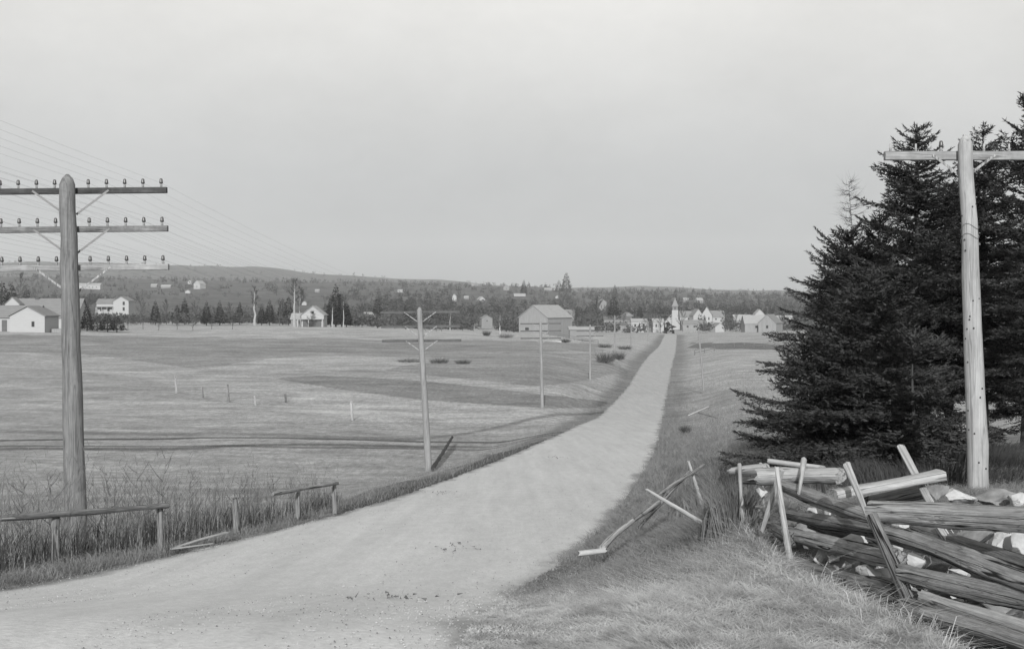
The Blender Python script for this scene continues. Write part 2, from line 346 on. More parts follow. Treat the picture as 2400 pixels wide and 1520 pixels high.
def build_ground():
    rows = np.concatenate([np.linspace(-25, 4.5, 24), np.geomspace(5, 6000, 1250)])
    s = np.linspace(-1, 1, 521)
    hw = np.maximum(26, 0.62 * rows)
    Y = np.repeat(rows[:, None], len(s), 1); X = hw[:, None] * s[None, :] + np.interp(rows, RY, np.array(RL) + 2.5)[:, None] * (rows < 60)[:, None] * 0
    Z = ground(X, Y)
    V = np.stack([X, Y, Z], -1).reshape(-1, 3)
    nr, nc = X.shape; idx = np.arange(nr*nc).reshape(nr, nc)
    q = np.stack([idx[:-1, :-1], idx[:-1, 1:], idx[1:, 1:], idx[1:, :-1]], -1).reshape(-1, 4)
    Yc = np.maximum(Y, 5)
    px = CX + F_PX*X/Yc; py = HY - F_PX*Z/Yc
    wob = fbm(X/6.0, Y/14.0, 31, 3)
    tone = patch_tone(px + wob*60, py + wob*14*np.clip(Y/100, .2, 1)*0.6)
    tone = np.where((Y > 12) & (Y < 700), tone, 1.0)
    rl = np.interp(Y, RY, RL); rr = np.interp(Y, RY, RR)
    dl = rl - X; dr = X - rr
    wn = fbm(X/1.7, Y/5.0, 77, 3)
    vw = np.interp(Y, [0, 20, 60, 120, 300], [0.9, 1.0, 1.2, 1.7, 2.6])
    verge = np.where((dl > -0.5) & (Y > 12), 1 - sstep(vw*0.5, vw*1.4, dl + wn*1.2), 0) * (Y < 520)
    verge2 = np.where((dr > -0.5) & (Y > 12), 1 - sstep(vw*0.4, vw*1.7, dr + wn*2.4), 0) * (Y < 520)
    tone = tone * (1 - 0.42*verge) * (1 - 0.36*verge2)
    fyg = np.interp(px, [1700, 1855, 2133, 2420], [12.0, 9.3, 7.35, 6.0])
    gap_shade = sstep(1790, 1850, px)*sstep(fyg-.9, fyg-.3, Y)*(1-sstep(fyg+2.6, fyg+4.2, Y))
    tone = tone*(1-.72*gap_shade*np.clip(.8+.8*fbm(X*3, Y*3, 88, 3), 0, 1))  # ground painted darker for the shade in gaps behind rails and stones
    # rough dark brush ground behind the right-hand fence and under the spruces
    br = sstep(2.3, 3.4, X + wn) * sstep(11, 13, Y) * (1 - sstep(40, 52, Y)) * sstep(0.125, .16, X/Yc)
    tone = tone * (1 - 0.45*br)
    def track(pts, wid, k, rag):
        P3 = [at(*p) for p in pts]; yk = pchip([p.x for p in P3], [p.y for p in P3], X)
        d = np.abs(Y - yk + rag*2*fbm(X/2.2, Y/2, 63, 3)); return 1 - k*(1-sstep(wid*.5, wid*1.2, d))*(X < P3[-1].x)*(.6+.8*np.clip(fbm(X/3, Y/3, 64, 3)+.5, 0, 1))
    tone = tone * track([(-600,1062,50),(0,1032,57),(400,1022,60),(800,1012,61.5),(1100,1010,62),(1310,1008,63),(1345,1006,63.5)], .6, .68, .12)
    tone = tone * track([(-600,1090,46),(0,1054,52),(400,1045,54),(700,1026,57.5),(1000,1021,58.5),(1340,1018,59)], .9, .52, .55)
    tone = tone * track([(-600,1080,47),(0,1047,53.5),(400,1038,55.5),(700,1034,56),(1000,1031,57),(1250,1030,57)], .6, .5, .3)
    tone = tone * track([(960,1006,63),(1060,992,67),(1200,972,77),(1330,958,90),(1430,938,104)], 1.3, .36, .25)
    tone = tone*np.where((dr > .1) & (Y < 14), .72, 1.0)
    near = 1 - sstep(15, 40, Y)
    wood_ = sstep(640, 900, Y + 300*fbm(X/120, Y/160, 5, 3))
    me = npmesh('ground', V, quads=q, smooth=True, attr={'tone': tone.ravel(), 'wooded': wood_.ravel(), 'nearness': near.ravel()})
    m = bpy.data.materials.new('pasture'); m.use_nodes = True; n = m.node_tree; b = n.nodes['Principled BSDF']
    b.inputs['Roughness'].default_value = 1.0; b.inputs['Specular IOR Level'].default_value = 0.05
    t = n.nodes.new('ShaderNodeTexCoord')
    def noise(scale, st, det=6, rough=0.6):
        mp = n.nodes.new('ShaderNodeMapping'); mp.inputs['Scale'].default_value = st; n.links.new(t.outputs['Object'], mp.inputs[0])
        z = n.nodes.new('ShaderNodeTexNoise'); z.inputs['Scale'].default_value = scale; z.inputs['Detail'].default_value = det; z.inputs['Roughness'].default_value = rough
        n.links.new(mp.outputs[0], z.inputs[0]); return z.outputs[0]
    def remap(src, a, b_, c, d):
        r = n.nodes.new('ShaderNodeMapRange'); r.inputs[1].default_value = a; r.inputs[2].default_value = b_; r.inputs[3].default_value = c; r.inputs[4].default_value = d
        n.links.new(src, r.inputs[0]); return r.outputs[0]
    def mulv(a, b_):
        k = n.nodes.new('ShaderNodeMath'); k.operation = 'MULTIPLY'
        n.links.new(a, k.inputs[0])
        if isinstance(b_, float): k.inputs[1].default_value = b_
        else: n.links.new(b_, k.inputs[1])
        return k.outputs[0]
    v = mulv(remap(noise(0.02, (1, 2.2, 0), 5), .3, .7, .86, 1.14), remap(noise(0.11, (1, 2.0, 0), 7, .7), .3, .7, .78, 1.22))
    v = mulv(v, remap(noise(0.9, (.5, 1.2, 0), 8, .7), .3, .7, .84, 1.16))
    v = mulv(v, remap(noise(9.0, (1, 1, 0), 8, .8), .32, .68, .62, 1.36))
    v = mulv(v, remap(noise(2.6, (1, .35, 0), 9, .85), .34, .66, .60, 1.40))
    v = mulv(v, remap(noise(0.45, (.45, .6, 0), 9, .8), .34, .66, .74, 1.24))
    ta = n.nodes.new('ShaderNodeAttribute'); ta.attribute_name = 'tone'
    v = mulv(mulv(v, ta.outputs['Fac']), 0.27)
    v = mulv(v, remap(noise(0.22, (.4, 1.2, 0), 8, .75), .3, .7, .86, 1.14))
    # wooded hills
    wv = mulv(remap(noise(0.02, (1, .8, 0), 12, .85), .36, .64, .5, 1.55), 0.072)
    wa = n.nodes.new('ShaderNodeAttribute'); wa.attribute_name = 'wooded'
    mx = n.nodes.new('ShaderNodeMix'); mx.data_type = 'FLOAT'
    n.links.new(wa.outputs['Fac'], mx.inputs[0]); n.links.new(v, mx.inputs[2]); n.links.new(wv, mx.inputs[3])
    cb = n.nodes.new('ShaderNodeCombineColor')
    for i, k in enumerate((0.985, 1.0, 1.012)): n.links.new(mulv(mx.outputs[0], k), cb.inputs[i])
    n.links.new(cb.outputs[0], b.inputs['Base Color'])
    bp = n.nodes.new('ShaderNodeBump'); bp.inputs['Strength'].default_value = 1.0; bp.inputs['Distance'].default_value = 0.10
    n.links.new(noise(3.5, (1, 1, 1), 9, .75), bp.inputs['Height']); n.links.new(bp.outputs[0], b.inputs['Normal'])
    me.materials.append(m)
    tag(link('ground', me), 'rolling pale autumn pasture running down to wooded hills', kind='structure')
build_ground()

def strip(name, Ys, Lx, Rx, Zoff, mat, label, nc=25, crown=0.05, zf=None):
    V = []; ed = []
    s = np.linspace(0, 1, nc)
    Ys = np.asarray(Ys)
    X = Lx[:, None]*(1-s) + Rx[:, None]*s; Y = np.repeat(Ys[:, None], nc, 1)
    Z = zf(X, Y) + Zoff + crown * (1 - (2*s[None, :]-1)**2)
    idx = np.arange(X.size).reshape(X.shape)
    q = np.stack([idx[:-1, :-1], idx[:-1, 1:], idx[1:, 1:], idx[1:, :-1]], -1).reshape(-1, 4)
    ed = np.repeat(np.abs(2*s-1)[None, :], len(Ys), 0)
    me = npmesh(name, np.stack([X, Y, Z], -1).reshape(-1, 3), quads=q, smooth=True, attr={'edge': ed.ravel()}, mat=mat)
    return tag(link(name, me), label, kind='structure')
def road_mat():
    m = bpy.data.materials.new('dirt_road'); m.use_nodes = True; n = m.node_tree; b = n.nodes['Principled BSDF']
    b.inputs['Roughness'].default_value = 1.0; b.inputs['Specular IOR Level'].default_value = 0.05
    t = n.nodes.new('ShaderNodeTexCoord')
    def noise(scale, st, det=6):
        mp = n.nodes.new('ShaderNodeMapping'); mp.inputs['Scale'].default_value = st; n.links.new(t.outputs['Object'], mp.inputs[0])
        z = n.nodes.new('ShaderNodeTexNoise'); z.inputs['Scale'].default_value = scale; z.inputs['Detail'].default_value = det; z.inputs['Roughness'].default_value = 0.65
        n.links.new(mp.outputs[0], z.inputs[0]); return z.outputs[0]
    def ramp(src, p0, c0, p1, c1):
        r = n.nodes.new('ShaderNodeValToRGB'); q = r.color_ramp.elements; q[0].position = p0; q[1].position = p1
        q[0].color = (c0,)*3+(1,); q[1].color = (c1,)*3+(1,); n.links.new(src, r.inputs[0]); return r.outputs[0]
    def mul(a, c):
        k = n.nodes.new('ShaderNodeMix'); k.data_type = 'RGBA'; k.blend_type = 'MULTIPLY'; k.inputs[0].default_value = 1
        n.links.new(a, k.inputs[6])
        if isinstance(c, tuple): k.inputs[7].default_value = c
        else: n.links.new(c, k.inputs[7])
        return k.outputs[2]
    v = mul(ramp(noise(0.35, (2.2, .5, 0)), .3, .93, .7, 1.05), ramp(noise(1.2, (3.0, .25, 0)), .3, .94, .7, 1.04))
    v = mul(v, ramp(noise(22, (1, 1, 0), 10), .3, .86, .7, 1.10))
    v = mul(v, ramp(noise(5.5, (1, .45, 0), 12), .32, .92, .68, 1.06))
    v = mul(v, ramp(noise(.8, (2.6, .12, 0), 6), .35, .93, .62, 1.04))
    v = mul(v, ramp(noise(70, (1, 1, 0), 4), .27, .6, .36, 1.0))
    v = mul(v, ramp(noise(3.1, (1, .7, 0), 7), .27, .62, .33, 1.0))
    v = mul(v, TINT(0.42))
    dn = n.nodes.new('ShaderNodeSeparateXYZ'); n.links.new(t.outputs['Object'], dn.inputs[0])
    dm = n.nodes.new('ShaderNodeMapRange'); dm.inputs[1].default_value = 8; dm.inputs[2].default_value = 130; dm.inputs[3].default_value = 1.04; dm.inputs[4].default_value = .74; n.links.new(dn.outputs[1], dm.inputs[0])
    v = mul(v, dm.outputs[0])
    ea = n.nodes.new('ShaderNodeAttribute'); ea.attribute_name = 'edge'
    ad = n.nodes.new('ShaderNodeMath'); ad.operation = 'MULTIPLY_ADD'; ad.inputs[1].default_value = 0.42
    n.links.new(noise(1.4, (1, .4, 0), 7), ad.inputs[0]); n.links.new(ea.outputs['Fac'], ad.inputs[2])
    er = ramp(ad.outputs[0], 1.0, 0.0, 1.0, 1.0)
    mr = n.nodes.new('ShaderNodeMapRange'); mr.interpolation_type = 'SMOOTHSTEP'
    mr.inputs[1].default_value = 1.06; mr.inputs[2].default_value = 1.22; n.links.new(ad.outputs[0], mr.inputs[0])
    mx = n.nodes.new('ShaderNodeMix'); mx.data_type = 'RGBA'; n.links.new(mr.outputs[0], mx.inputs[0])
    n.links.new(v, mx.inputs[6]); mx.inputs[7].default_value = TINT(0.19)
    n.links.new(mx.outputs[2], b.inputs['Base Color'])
    bp = n.nodes.new('ShaderNodeBump'); bp.inputs['Strength'].default_value = 0.55; bp.inputs['Distance'].default_value = 0.02
    n.links.new(noise(14, (1, 1, 1), 12), bp.inputs['Height']); n.links.new(bp.outputs[0], b.inputs['Normal'])
    return m
ys = np.concatenate([np.linspace(-25, 4.5, 20), np.geomspace(5, 600, 420)])
wl = fbm(ys/1.3, ys*0+3, 3, 4)*0.35; wr = fbm(ys/1.7, ys*0+9, 4, 4)*0.45
def rzf(X, Y):
    s = (X - np.interp(Y, RY, RL)) / (np.interp(Y, RY, RR) - np.interp(Y, RY, RL))
    rut = -0.02*np.exp(-((s-.32)/.06)**2) - 0.02*np.exp(-((s-.68)/.06)**2)
    return roadz(Y).reshape(Y.shape) + rut + 0.015*fbm(X/.8, Y/1.6, 12, 2)
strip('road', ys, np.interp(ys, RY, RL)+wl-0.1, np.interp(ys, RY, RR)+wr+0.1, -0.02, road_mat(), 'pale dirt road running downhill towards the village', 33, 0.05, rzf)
# ------------------------------------------------------------------ blades (grass, weeds, twigs, needles)
def blades(Pb, h, wd, lean, bend, rng):
    n = len(Pb); az = rng.uniform(0, 2*np.pi, n); wa = rng.uniform(0, 2*np.pi, n)
    d = np.stack([np.cos(az), np.sin(az), np.zeros(n)], -1)
    wv = np.stack([np.cos(wa), np.sin(wa), np.zeros(n)], -1) * wd[:, None]
    up = np.array([0, 0, 1.0])
    m = Pb + up*(h*0.55)[:, None] + d*(lean*h*0.35)[:, None]
    t = Pb + up*(h*(1-0.35*bend))[:, None] + d*(lean*h*(1+bend))[:, None]
    V = np.stack([Pb-wv, Pb+wv, m+wv*.8, m-wv*.8, t], 1).reshape(-1, 3)
    b = np.arange(n)[:, None]*5
    return V, b + np.array([[3, 2, 4]]), b + np.array([[0, 1, 2, 3]])
def blade_obj(name, Pb, h, wd, lean, bend, mat, label, cat, seed=1):
    rng = np.random.default_rng(seed); V, t, q = blades(Pb, h, wd, lean, bend, rng)
    o = link(name, npmesh(name, V, t, q, mat)); tag(o, label, cat, kind='stuff'); return o
rng = np.random.default_rng(5)
M['grass'] = gray('dry_grass', 0.30, 0.95, 0.62, 5.0, (1, 1, 0.4), 10)
M['grassdark'] = gray('rough_dark_grass', 0.15, 0.95, 0.4, 1.5, (1, 1, 0.2), 6)
M['grassmid'] = gray('pasture_tufts', 0.25, 0.95, 0.3, 1.5, (1, 1, 0.2), 6)
M['weedblack'] = gray('blackened_weed_stalks', 0.04, 0.95, 0.4, 7.0, (1, 1, 0.1), 4)
M['weed'] = gray('dead_weed_stalks', 0.11, 0.95, 0.6, 7.0, (1, 1, 0.1), 4)
M['weedpale'] = gray('pale_weed_stalks', 0.22, 0.95, 0.4, 7.0, (1, 1, 0.1), 4)

# foreground verge grass on the right bank
def scatter(n, y0, y1, px0, px1, test=None, seed=0):
    r = np.random.default_rng(seed)
    inv = r.uniform(1/y1, 1/y0, n); Y = 1/inv
    px = r.uniform(px0, px1, n); X = (px - CX)/F_PX*Y
    k = np.ones(n, bool)
    if test is not None: k = test(X, Y, px, r)
    X = X[k]; Y = Y[k]; return X, Y, ground(X, Y)
def right_of_road(X, Y, px, r):
    rr = np.interp(Y, RY, RR); d = X - rr + 0.5*fbm(X*1.3, Y*.9, 41, 3)
    return d > -0.28 + 0.5*r.random(len(X))**2 - 0.2
X, Y, Z = scatter(230000, 5.2, 16, 850, 2500, right_of_road, 1)
px = CX+F_PX*X/Y; fy = np.interp(px, [1700, 1855, 2000, 2110, 2420], [12.0, 9.1, 7.5, 6.3, 5.1])
k = ~((px > 1830) & (Y > fy-.1) & (Y < 12.5)) | (rng.random(len(X)) < .05); X, Y, Z = X[k], Y[k], Z[k]
cl = fbm(X*1.1, Y*1.1, 55, 3); h = np.clip(0.045 + 0.13*np.clip(cl+.2, 0, 1) + 0.06*rng.random(len(X)), .04, .25)
edge = np.clip((X - np.interp(Y, RY, RR))/1.0, 0.25, 1); h *= edge
dark = (Y > 9.0) & (rng.random(len(X)) < sstep(8.0, 12, Y)*0.85)
k = ~dark
blade_obj('dry_grass', np.stack([X, Y, Z-.01], -1)[k], h[k], (0.0020+0.0018*rng.random(len(X)))[k], 0.6+rng.random(k.sum())*1.1, 0.4+rng.random(k.sum())*.8, M['grass'], 'matted pale dry grass covering the bank in the right foreground', 'grass', 2)
k = dark
blade_obj('dark_grass', np.stack([X, Y, Z-.01], -1)[k], h[k]*1.3, (0.003+0.002*rng.random(len(X)))[k], 0.5+rng.random(k.sum())*.6, 0.4+rng.random(k.sum())*.6, M['grassdark'], 'rough darker grass on the bank by the collapsed fence', 'grass', 3)
def verge_test(X, Y, px, r):
    rl = np.interp(Y, RY, RL); rr = np.interp(Y, RY, RR)
    dl = rl - X; dr = X - rr
    pl = np.exp(-np.abs(dl-0.5)/1.6)*(dl > -0.12); pr = np.exp(-np.abs(dr-.5)/2.6)*(dr > -0.12)*(Y > 14)
    return r.random(len(X)) < np.maximum(pl, pr)
X, Y, Z = scatter(260000, 8, 150, -50, 2000, verge_test, 9)
sz = np.interp(Y, [8, 30, 80, 150], [.12, .17, .30, .42]) * (0.4+rng.random(len(X)))
blade_obj('verge_grass', np.stack([X, Y, Z-.02], -1), sz, sz*0.018, 0.4+rng.random(len(X))*.6, .3+rng.random(len(X))*.6, M['grassdark'], 'rough tufted grass lining both edges of the dirt road', 'grass', 4)
def field_test(X, Y, px, r):
    rl = np.interp(Y, RY, RL); rr = np.interp(Y, RY, RR)
    py = HY - F_PX*ground(X, Y)/Y
    return (patch_tone(px, py) > .7) & ((X < rl-1.0) | (X > rr+1.5)) & (r.random(len(X)) < 0.35 + 1.3*fbm(X/5, Y/7, 14, 3))
X, Y, Z = scatter(150000, 13, 140, -100, 2500, field_test, 10)
sz = np.interp(Y, [13, 30, 80, 140], [.05, .08, .12, .16]) * (0.5+rng.random(len(X)))
blade_obj('pasture_grass', np.stack([X, Y, Z-.02], -1), sz, sz*0.03, 0.5+rng.random(len(X))*.8, .3+rng.random(len(X))*.6, M['grassmid'], 'short dry tufts of grass over the open fields', 'grass', 6)
# long stalks round the foot of the rail fence
r_ = np.random.default_rng(77)
n = 1500; tt = r_.random(n)**1.3; px = 1700 + tt*520 + r_.normal(0, 22, n); Y = np.interp(px, [1700, 1855, 2000, 2133, 2420], [12.0, 9.0, 7.5, 6.5, 5.4]) + r_.normal(-.15, .25, n)
X = (px-CX)/F_PX*Y; Z = ground(X, Y)
blade_obj('long_grass', np.stack([X, Y, Z-.02], -1), 0.08+0.26*r_.random(n)**2.2, np.full(n, 0.0022), .4+.7*r_.random(n), .5+.7*r_.random(n), M['grass'], 'long pale grass stalks growing along the foot of the rail fence', 'grass', 12)

# loose gravel on the road and at its edges
def gravel(n, y0, y1, seed, label, mat, smin, smax):
    r = np.random.default_rng(seed); Y = 1/r.uniform(1/y1, 1/y0, n); rl = np.interp(Y, RY, RL); rr = np.interp(Y, RY, RR)
    q = np.where(r.random(n) < .5, r.uniform(0, 1, n), np.clip(r.choice([.0, .5, 1.0], n)+r.normal(0, .07, n), -.03, 1.03))
    X = rl + (rr-rl)*q; Z = roadz(Y)+.02*(1-(2*q-1)**2); sz = r.uniform(smin, smax, n)*(1+Y/30)
    o = np.array([[1,0,0],[-.5,.87,0],[-.5,-.87,0],[0,0,.9]]); ra = r.uniform(0, 6.28, n)
    V = np.stack([np.stack([(o[k,0]*np.cos(ra)-o[k,1]*np.sin(ra))*sz*r.uniform(.7,1.3,n), (o[k,0]*np.sin(ra)+o[k,1]*np.cos(ra))*sz, o[k,2]*sz], -1) for k in range(4)], 1) + np.stack([X, Y, Z], -1)[:, None]
    b = np.arange(n)[:, None]*4; T = np.concatenate([b+np.array([[0,1,3]]), b+np.array([[1,2,3]]), b+np.array([[2,0,3]])])
    tag(link('gravel', npmesh('gravel', V.reshape(-1, 3), T, None, mat)), label, 'gravel', kind='stuff')
gravel(9000, 5.2, 60, 5, 'small loose stones strewn over the dirt road', gray('road_gravel', .30, .95, .4, 9), .0022, .006)
gravel(2600, 5.2, 60, 6, 'darker clods and litter scattered on the dirt road', gray('road_clods', .13, .95, .4, 9), .0025, .007)
def litter(px, py, Y, label, seed):
    r = np.random.default_rng(seed); n = 34; c = at(px, py, Y); x = c.x+r.normal(0, .15, n)*np.where(r.random(n) < .3, 2.2, 1); y = c.y+r.normal(0, .35, n); z = roadz(y)+.035
    B = np.stack([x, y, z], -1); D = nrm(r.normal(0, 1, (n, 3))*np.array([1, 1, .25])); V, T = tri_cloud(B, D, nrm(np.cross(D, r.normal(0, 1, (n, 3)))), r.uniform(.02, .07, n), r.uniform(.01, .03, n))
    tag(link('leaf_litter', npmesh('leaf_litter', V, T, None, M['weed'])), label, 'litter', 'patches of dead litter on the road')
LITTER = [(1035,1181,26.5,'dark scrap of dead litter on the road level with the collapsed fence top',1),(1065,1277,15.6,'larger dark scrap of dead litter in the middle of the near road',2),
 (1308,1071,40,'small dark scrap of litter on the distant part of the road',3),(915,1442,9.6,'faint scrap of litter near the bottom of the road',4)]
# roadside weeds on the left
def weed_stems(n, seed, px0, px1, y0f, y1f, hmin, hmax, wd, pal):
    r = np.random.default_rng(seed)
    px = r.uniform(px0, px1, n); t = r.random(n)
    Y = np.interp(px, [-200, 0, 400, 700, 850], y0f) * (1-t) + np.interp(px, [-200, 0, 400, 700, 850], y1f) * t
    X = (px - CX)/F_PX*Y
    rl = np.interp(Y, RY, RL); k = (rl - X > 0.55) & (fbm(X*1.2, Y*.8, 91, 2) > -0.14)
    X, Y = X[k], Y[k]; Z = ground(X, Y); n = len(X)
    hh = (hmin + (hmax-hmin)*r.random(n)**2.0) * np.interp(CX+F_PX*X/Y, [0, 250, 520, 700, 830], [1.0, 1.0, .8, .6, .45])
    return np.stack([X, Y, Z], -1), hh
Pw3, hw3 = weed_stems(5200, 29, -150, 800, [11.6, 12.6, 15.8, 20.2, 22], [21, 21, 22, 25, 26], .12, .75, 0, 0)
blade_obj('dark_weeds', Pw3, hw3, np.full(len(Pw3), .006), .05+.4*rng.random(len(Pw3)), .1+.4*rng.random(len(Pw3)), M['weedblack'], 'blackened low stalks and brambles deep in the left roadside weeds', 'weeds', 26)
Pw, hw_ = weed_stems(1500, 21, -150, 800, [11.6, 12.6, 15.8, 20.2, 22], [21, 21, 22, 25, 26], .25, 1.75, 0, 0)
blade_obj('tall_weeds', Pw, hw_, np.full(len(Pw), .0042), .05+.35*rng.random(len(Pw)), .1+.3*rng.random(len(Pw)), M['weed'], 'thicket of tall dead weed stalks on the left roadside', 'weeds', 22)
Pw2, hw2 = weed_stems(1900, 23, -150, 800, [11.6, 12.6, 15.8, 20.2, 22], [21, 21, 22, 25, 26], .25, 0.95, 0, 0)
blade_obj('pale_weeds', Pw2, hw2, np.full(len(Pw2), .0042), .05+.3*rng.random(len(Pw2)), .1+.4*rng.random(len(Pw2)), M['weedpale'], 'paler thinner stalks mixed through the left roadside weeds', 'weeds', 24)
# side twigs on the weeds
r_ = np.random.default_rng(3)
i = r_.integers(0, len(Pw), 9000); pass; f = r_.uniform(.45, 1.0, 9000)
B = Pw[i] + np.stack([np.zeros(9000), np.zeros(9000), hw_[i]*f*0.9], -1)
blade_obj('weed_twigs', B, .06+.14*r_.random(9000), np.full(9000, .003), .5+.9*r_.random(9000), .2*r_.random(9000), M['weed'], 'fine side twigs and seed heads of the left roadside weeds', 'weeds', 25)

# ------------------------------------------------------------------ trees
def tri_cloud(Pb, D, S, length, width):
    """triangles rooted at Pb, pointing along D, S is the side vector"""
    a = Pb - S*width[:, None]*.5; b = Pb + S*width[:, None]*.5; c = Pb + D*length[:, None]
    n = len(Pb); V = np.stack([a, b, c], 1).reshape(-1, 3); return V, np.arange(n*3).reshape(-1, 3)
def nrm(a): return a / (np.linalg.norm(a, axis=-1, keepdims=True) + 1e-9)
def spruce(name, label, cat, base, H, Rb, seed, clear=0.06, prof=0.85, lean=(0, 0), whorl=0.27, per=6, dens=1.0, group=None, openness=0.0, elev=(-12, 50)):
    r = np.random.default_rng(seed); rnd = random.Random(seed)
    root = thing(name, label, cat, base, 0, group)
    def axis(z): return np.array([lean[0]*(z/H)**1.5, lean[1]*(z/H)**1.5, z])
    mb = MB(); zz = np.linspace(-0.3, H, 14)
    mb.tube([tuple(axis(max(z, 0)) + np.array([0, 0, min(z, 0)]) + np.array([.02*math.sin(z*3+seed), .02*math.cos(z*2.3), 0])) for z in zz], [max(.008, 0.018*H*(1-z/H)**.9+.004) for z in zz], 8)
    mb.build('trunk', M['barkd'], root, smooth=True)
    bw = MB(); PB = []; DD = []; SS = []; LL = []; WW = []
    z = H*clear
    while z < H*0.985:
        t = z/H; k = per if t < .85 else max(3, per-2); a0 = r.uniform(0, 6.28)
        for j in range(k):
            if r.random() < openness: continue
            az = a0 + 6.283*j/k + r.normal(0, .25)
            Lb = Rb * (1-t)**prof * r.choice([r.uniform(.5, .85), r.uniform(.85, 1.13)]) + .10
            if t < clear + .12: Lb *= r.uniform(.5, 1.0)
            el = R(elev[0]*(1-t)**.7 + elev[1]*t**1.6 + r.normal(0, 8))
            hd = np.array([math.cos(az), math.sin(az), 0]); z0 = z + r.normal(0, whorl*.3)
            o = axis(z0); sag = 0.16*(1-t); tip = 0.16
            ns = max(4, int(Lb/0.042*dens)); s = (np.arange(ns)+.5)/ns
            s = np.maximum(s, 0.06)
            def pos(s): return o + hd*(Lb*np.cos(el)*s)[:, None] + np.array([0, 0, 1.])*(Lb*(math.sin(el)*s - sag*s**1.5 + tip*s**3.0*(1-t*.6)))[:, None]
            p = pos(s); q = pos(np.minimum(s+.03, 1.1)); fw = nrm(q-p)
            bp = pos(np.linspace(0, 1, 5)); bw.tube([tuple(x) for x in bp], [.016*Lb/1.2+.003, .012*Lb/1.2+.003, .008, .005, .003], 3, False)
            sidev = nrm(np.cross(fw, np.array([0, 0, 1.])))
            for sg in (-1, 1):
                tl = (0.46*Lb*(1-s)**.7*np.minimum(1, s*3+.25) + .09) * r.uniform(.6, 1.15, ns)
                tl = np.minimum(tl, .85)
                ang = R(52) + r.normal(0, .18, ns)
                td = nrm(fw*np.cos(ang)[:, None] + sidev*(sg*np.sin(ang))[:, None] + np.array([0, 0, 1.])*r.normal(-.12, .13, ns)[:, None])
                # needles along each twig
                nn = np.maximum(2, (tl/0.036).astype(int)); ii = np.repeat(np.arange(ns), nn)
                off = np.concatenate([np.arange(m) for m in nn]) / np.repeat(nn, nn)
                PBx = p[ii] + td[ii]*(tl[ii]*off)[:, None] + r.normal(0, .008, (len(ii), 3))
                sd2 = nrm(np.cross(td[ii], np.array([0, 0, 1.])))
                fl = r.choice([-1, 1], len(ii))
                dirn = nrm(td[ii]*.8 + sd2*(fl*.55)[:, None] + np.array([0, 0, 1.])*r.normal(.12, .28, len(ii))[:, None])
                PB.append(PBx); DD.append(dirn); SS.append(nrm(np.cross(dirn, r.normal(0, 1, (len(ii), 3)) + np.array([0, 0, 1.2]))))
                LL.append(r.uniform(.06, .11, len(ii))); WW.append(r.uniform(.022, .042, len(ii)))
            # leader tuft at the branch end
            ii = np.zeros(8, int) + ns-1
            PB.append(p[ii] + fw[ii]*r.uniform(0, .1, 8)[:, None]); dd = nrm(fw[ii] + r.normal(0, .35, (8, 3))); DD.append(dd)
            SS.append(nrm(np.cross(dd, r.normal(0, 1, (8, 3))))); LL.append(np.full(8, .10)); WW.append(np.full(8, .025))
        z += whorl * r.uniform(.7, 1.3) * (1 if t < .7 else .7)
    # top leader
    n = 60; zt = r.uniform(H*.94, H*1.005, n); o = np.stack([axis(a) for a in zt]); dd = nrm(r.normal(0, .6, (n, 3)) + np.array([0, 0, .9]))
    PB.append(o); DD.append(dd); SS.append(nrm(np.cross(dd, r.normal(0, 1, (n, 3))))); LL.append(np.full(n, .09)); WW.append(np.full(n, .022))
    V, T = tri_cloud(np.concatenate(PB), np.concatenate(DD), np.concatenate(SS), np.concatenate(LL), np.concatenate(WW))
    crown = link('crown', npmesh('crown', V, T, None, M['needle']), root)
    bw.build('branches', M['barkd'], crown)
    return root
for a_ in LITTER: litter(*a_)
def sbase(px, Y): x = xa(px, Y); return (x, Y, gz(x, Y))
def sp(px, top, Y, Rb, seed, label, lx=0.0, **k):
    b = sbase(px, Y); H = (HY-top)/F_PX*Y - b[2]
    return spruce('spruce_tree', label, 'tree', b, H, Rb, seed, lean=(lx, 0), **k)
sp(2148, 296, 27, 2.9, 11, 'tall dark spruce with its tip rising just above the left end of the wide crossarm', prof=.72, clear=.05, elev=(-10, 34), openness=.05, whorl=.27, per=7)
sp(1985, 545, 30, 2.95, 12, 'lower broad spruce at the left edge of the evergreen clump', prof=.62, clear=.02, per=7, elev=(-14, 42))
sp(2305, 292, 29, 2.7, 13, 'spruce directly behind the pale pole, thin tip showing right of the pole top', prof=.75, clear=.22, elev=(-10, 34), openness=.06, whorl=.27, per=7)
sp(2418, 215, 25, 1.9, 14, 'tallest spruce cut off by the right edge of the picture', prof=.55, clear=.24, openness=.12, whorl=.33)
sp(2225, 440, 31, 2.8, 15, 'middle spruce filling the gap between the tall tip and the pale pole', prof=.6, clear=.26, openness=.08)
sp(2050, 640, 20, 1.9, 16, 'short dense spruce in front of the clump above the rail fence', prof=.6, clear=.02, per=7)
sp(1912, 805, 20.5, 1.65, 17, 'smallest spruce, sweeping the ground at the clump\'s lower left', prof=.55, clear=.0, per=7)
sp(2140, 790, 19, 1.35, 19, 'young spruce filling the dark base of the clump behind the plank', prof=.6, clear=.0, per=7)
sp(2400, 560, 33, 2.6, 18, 'shorter spruce low behind the others at the right edge', prof=.7, clear=.16, openness=.1)
sp(2062, 505, 29.5, 2.1, 20, 'slim spruce wedged between the broad left spruce and the tall one', prof=.7, clear=.1)

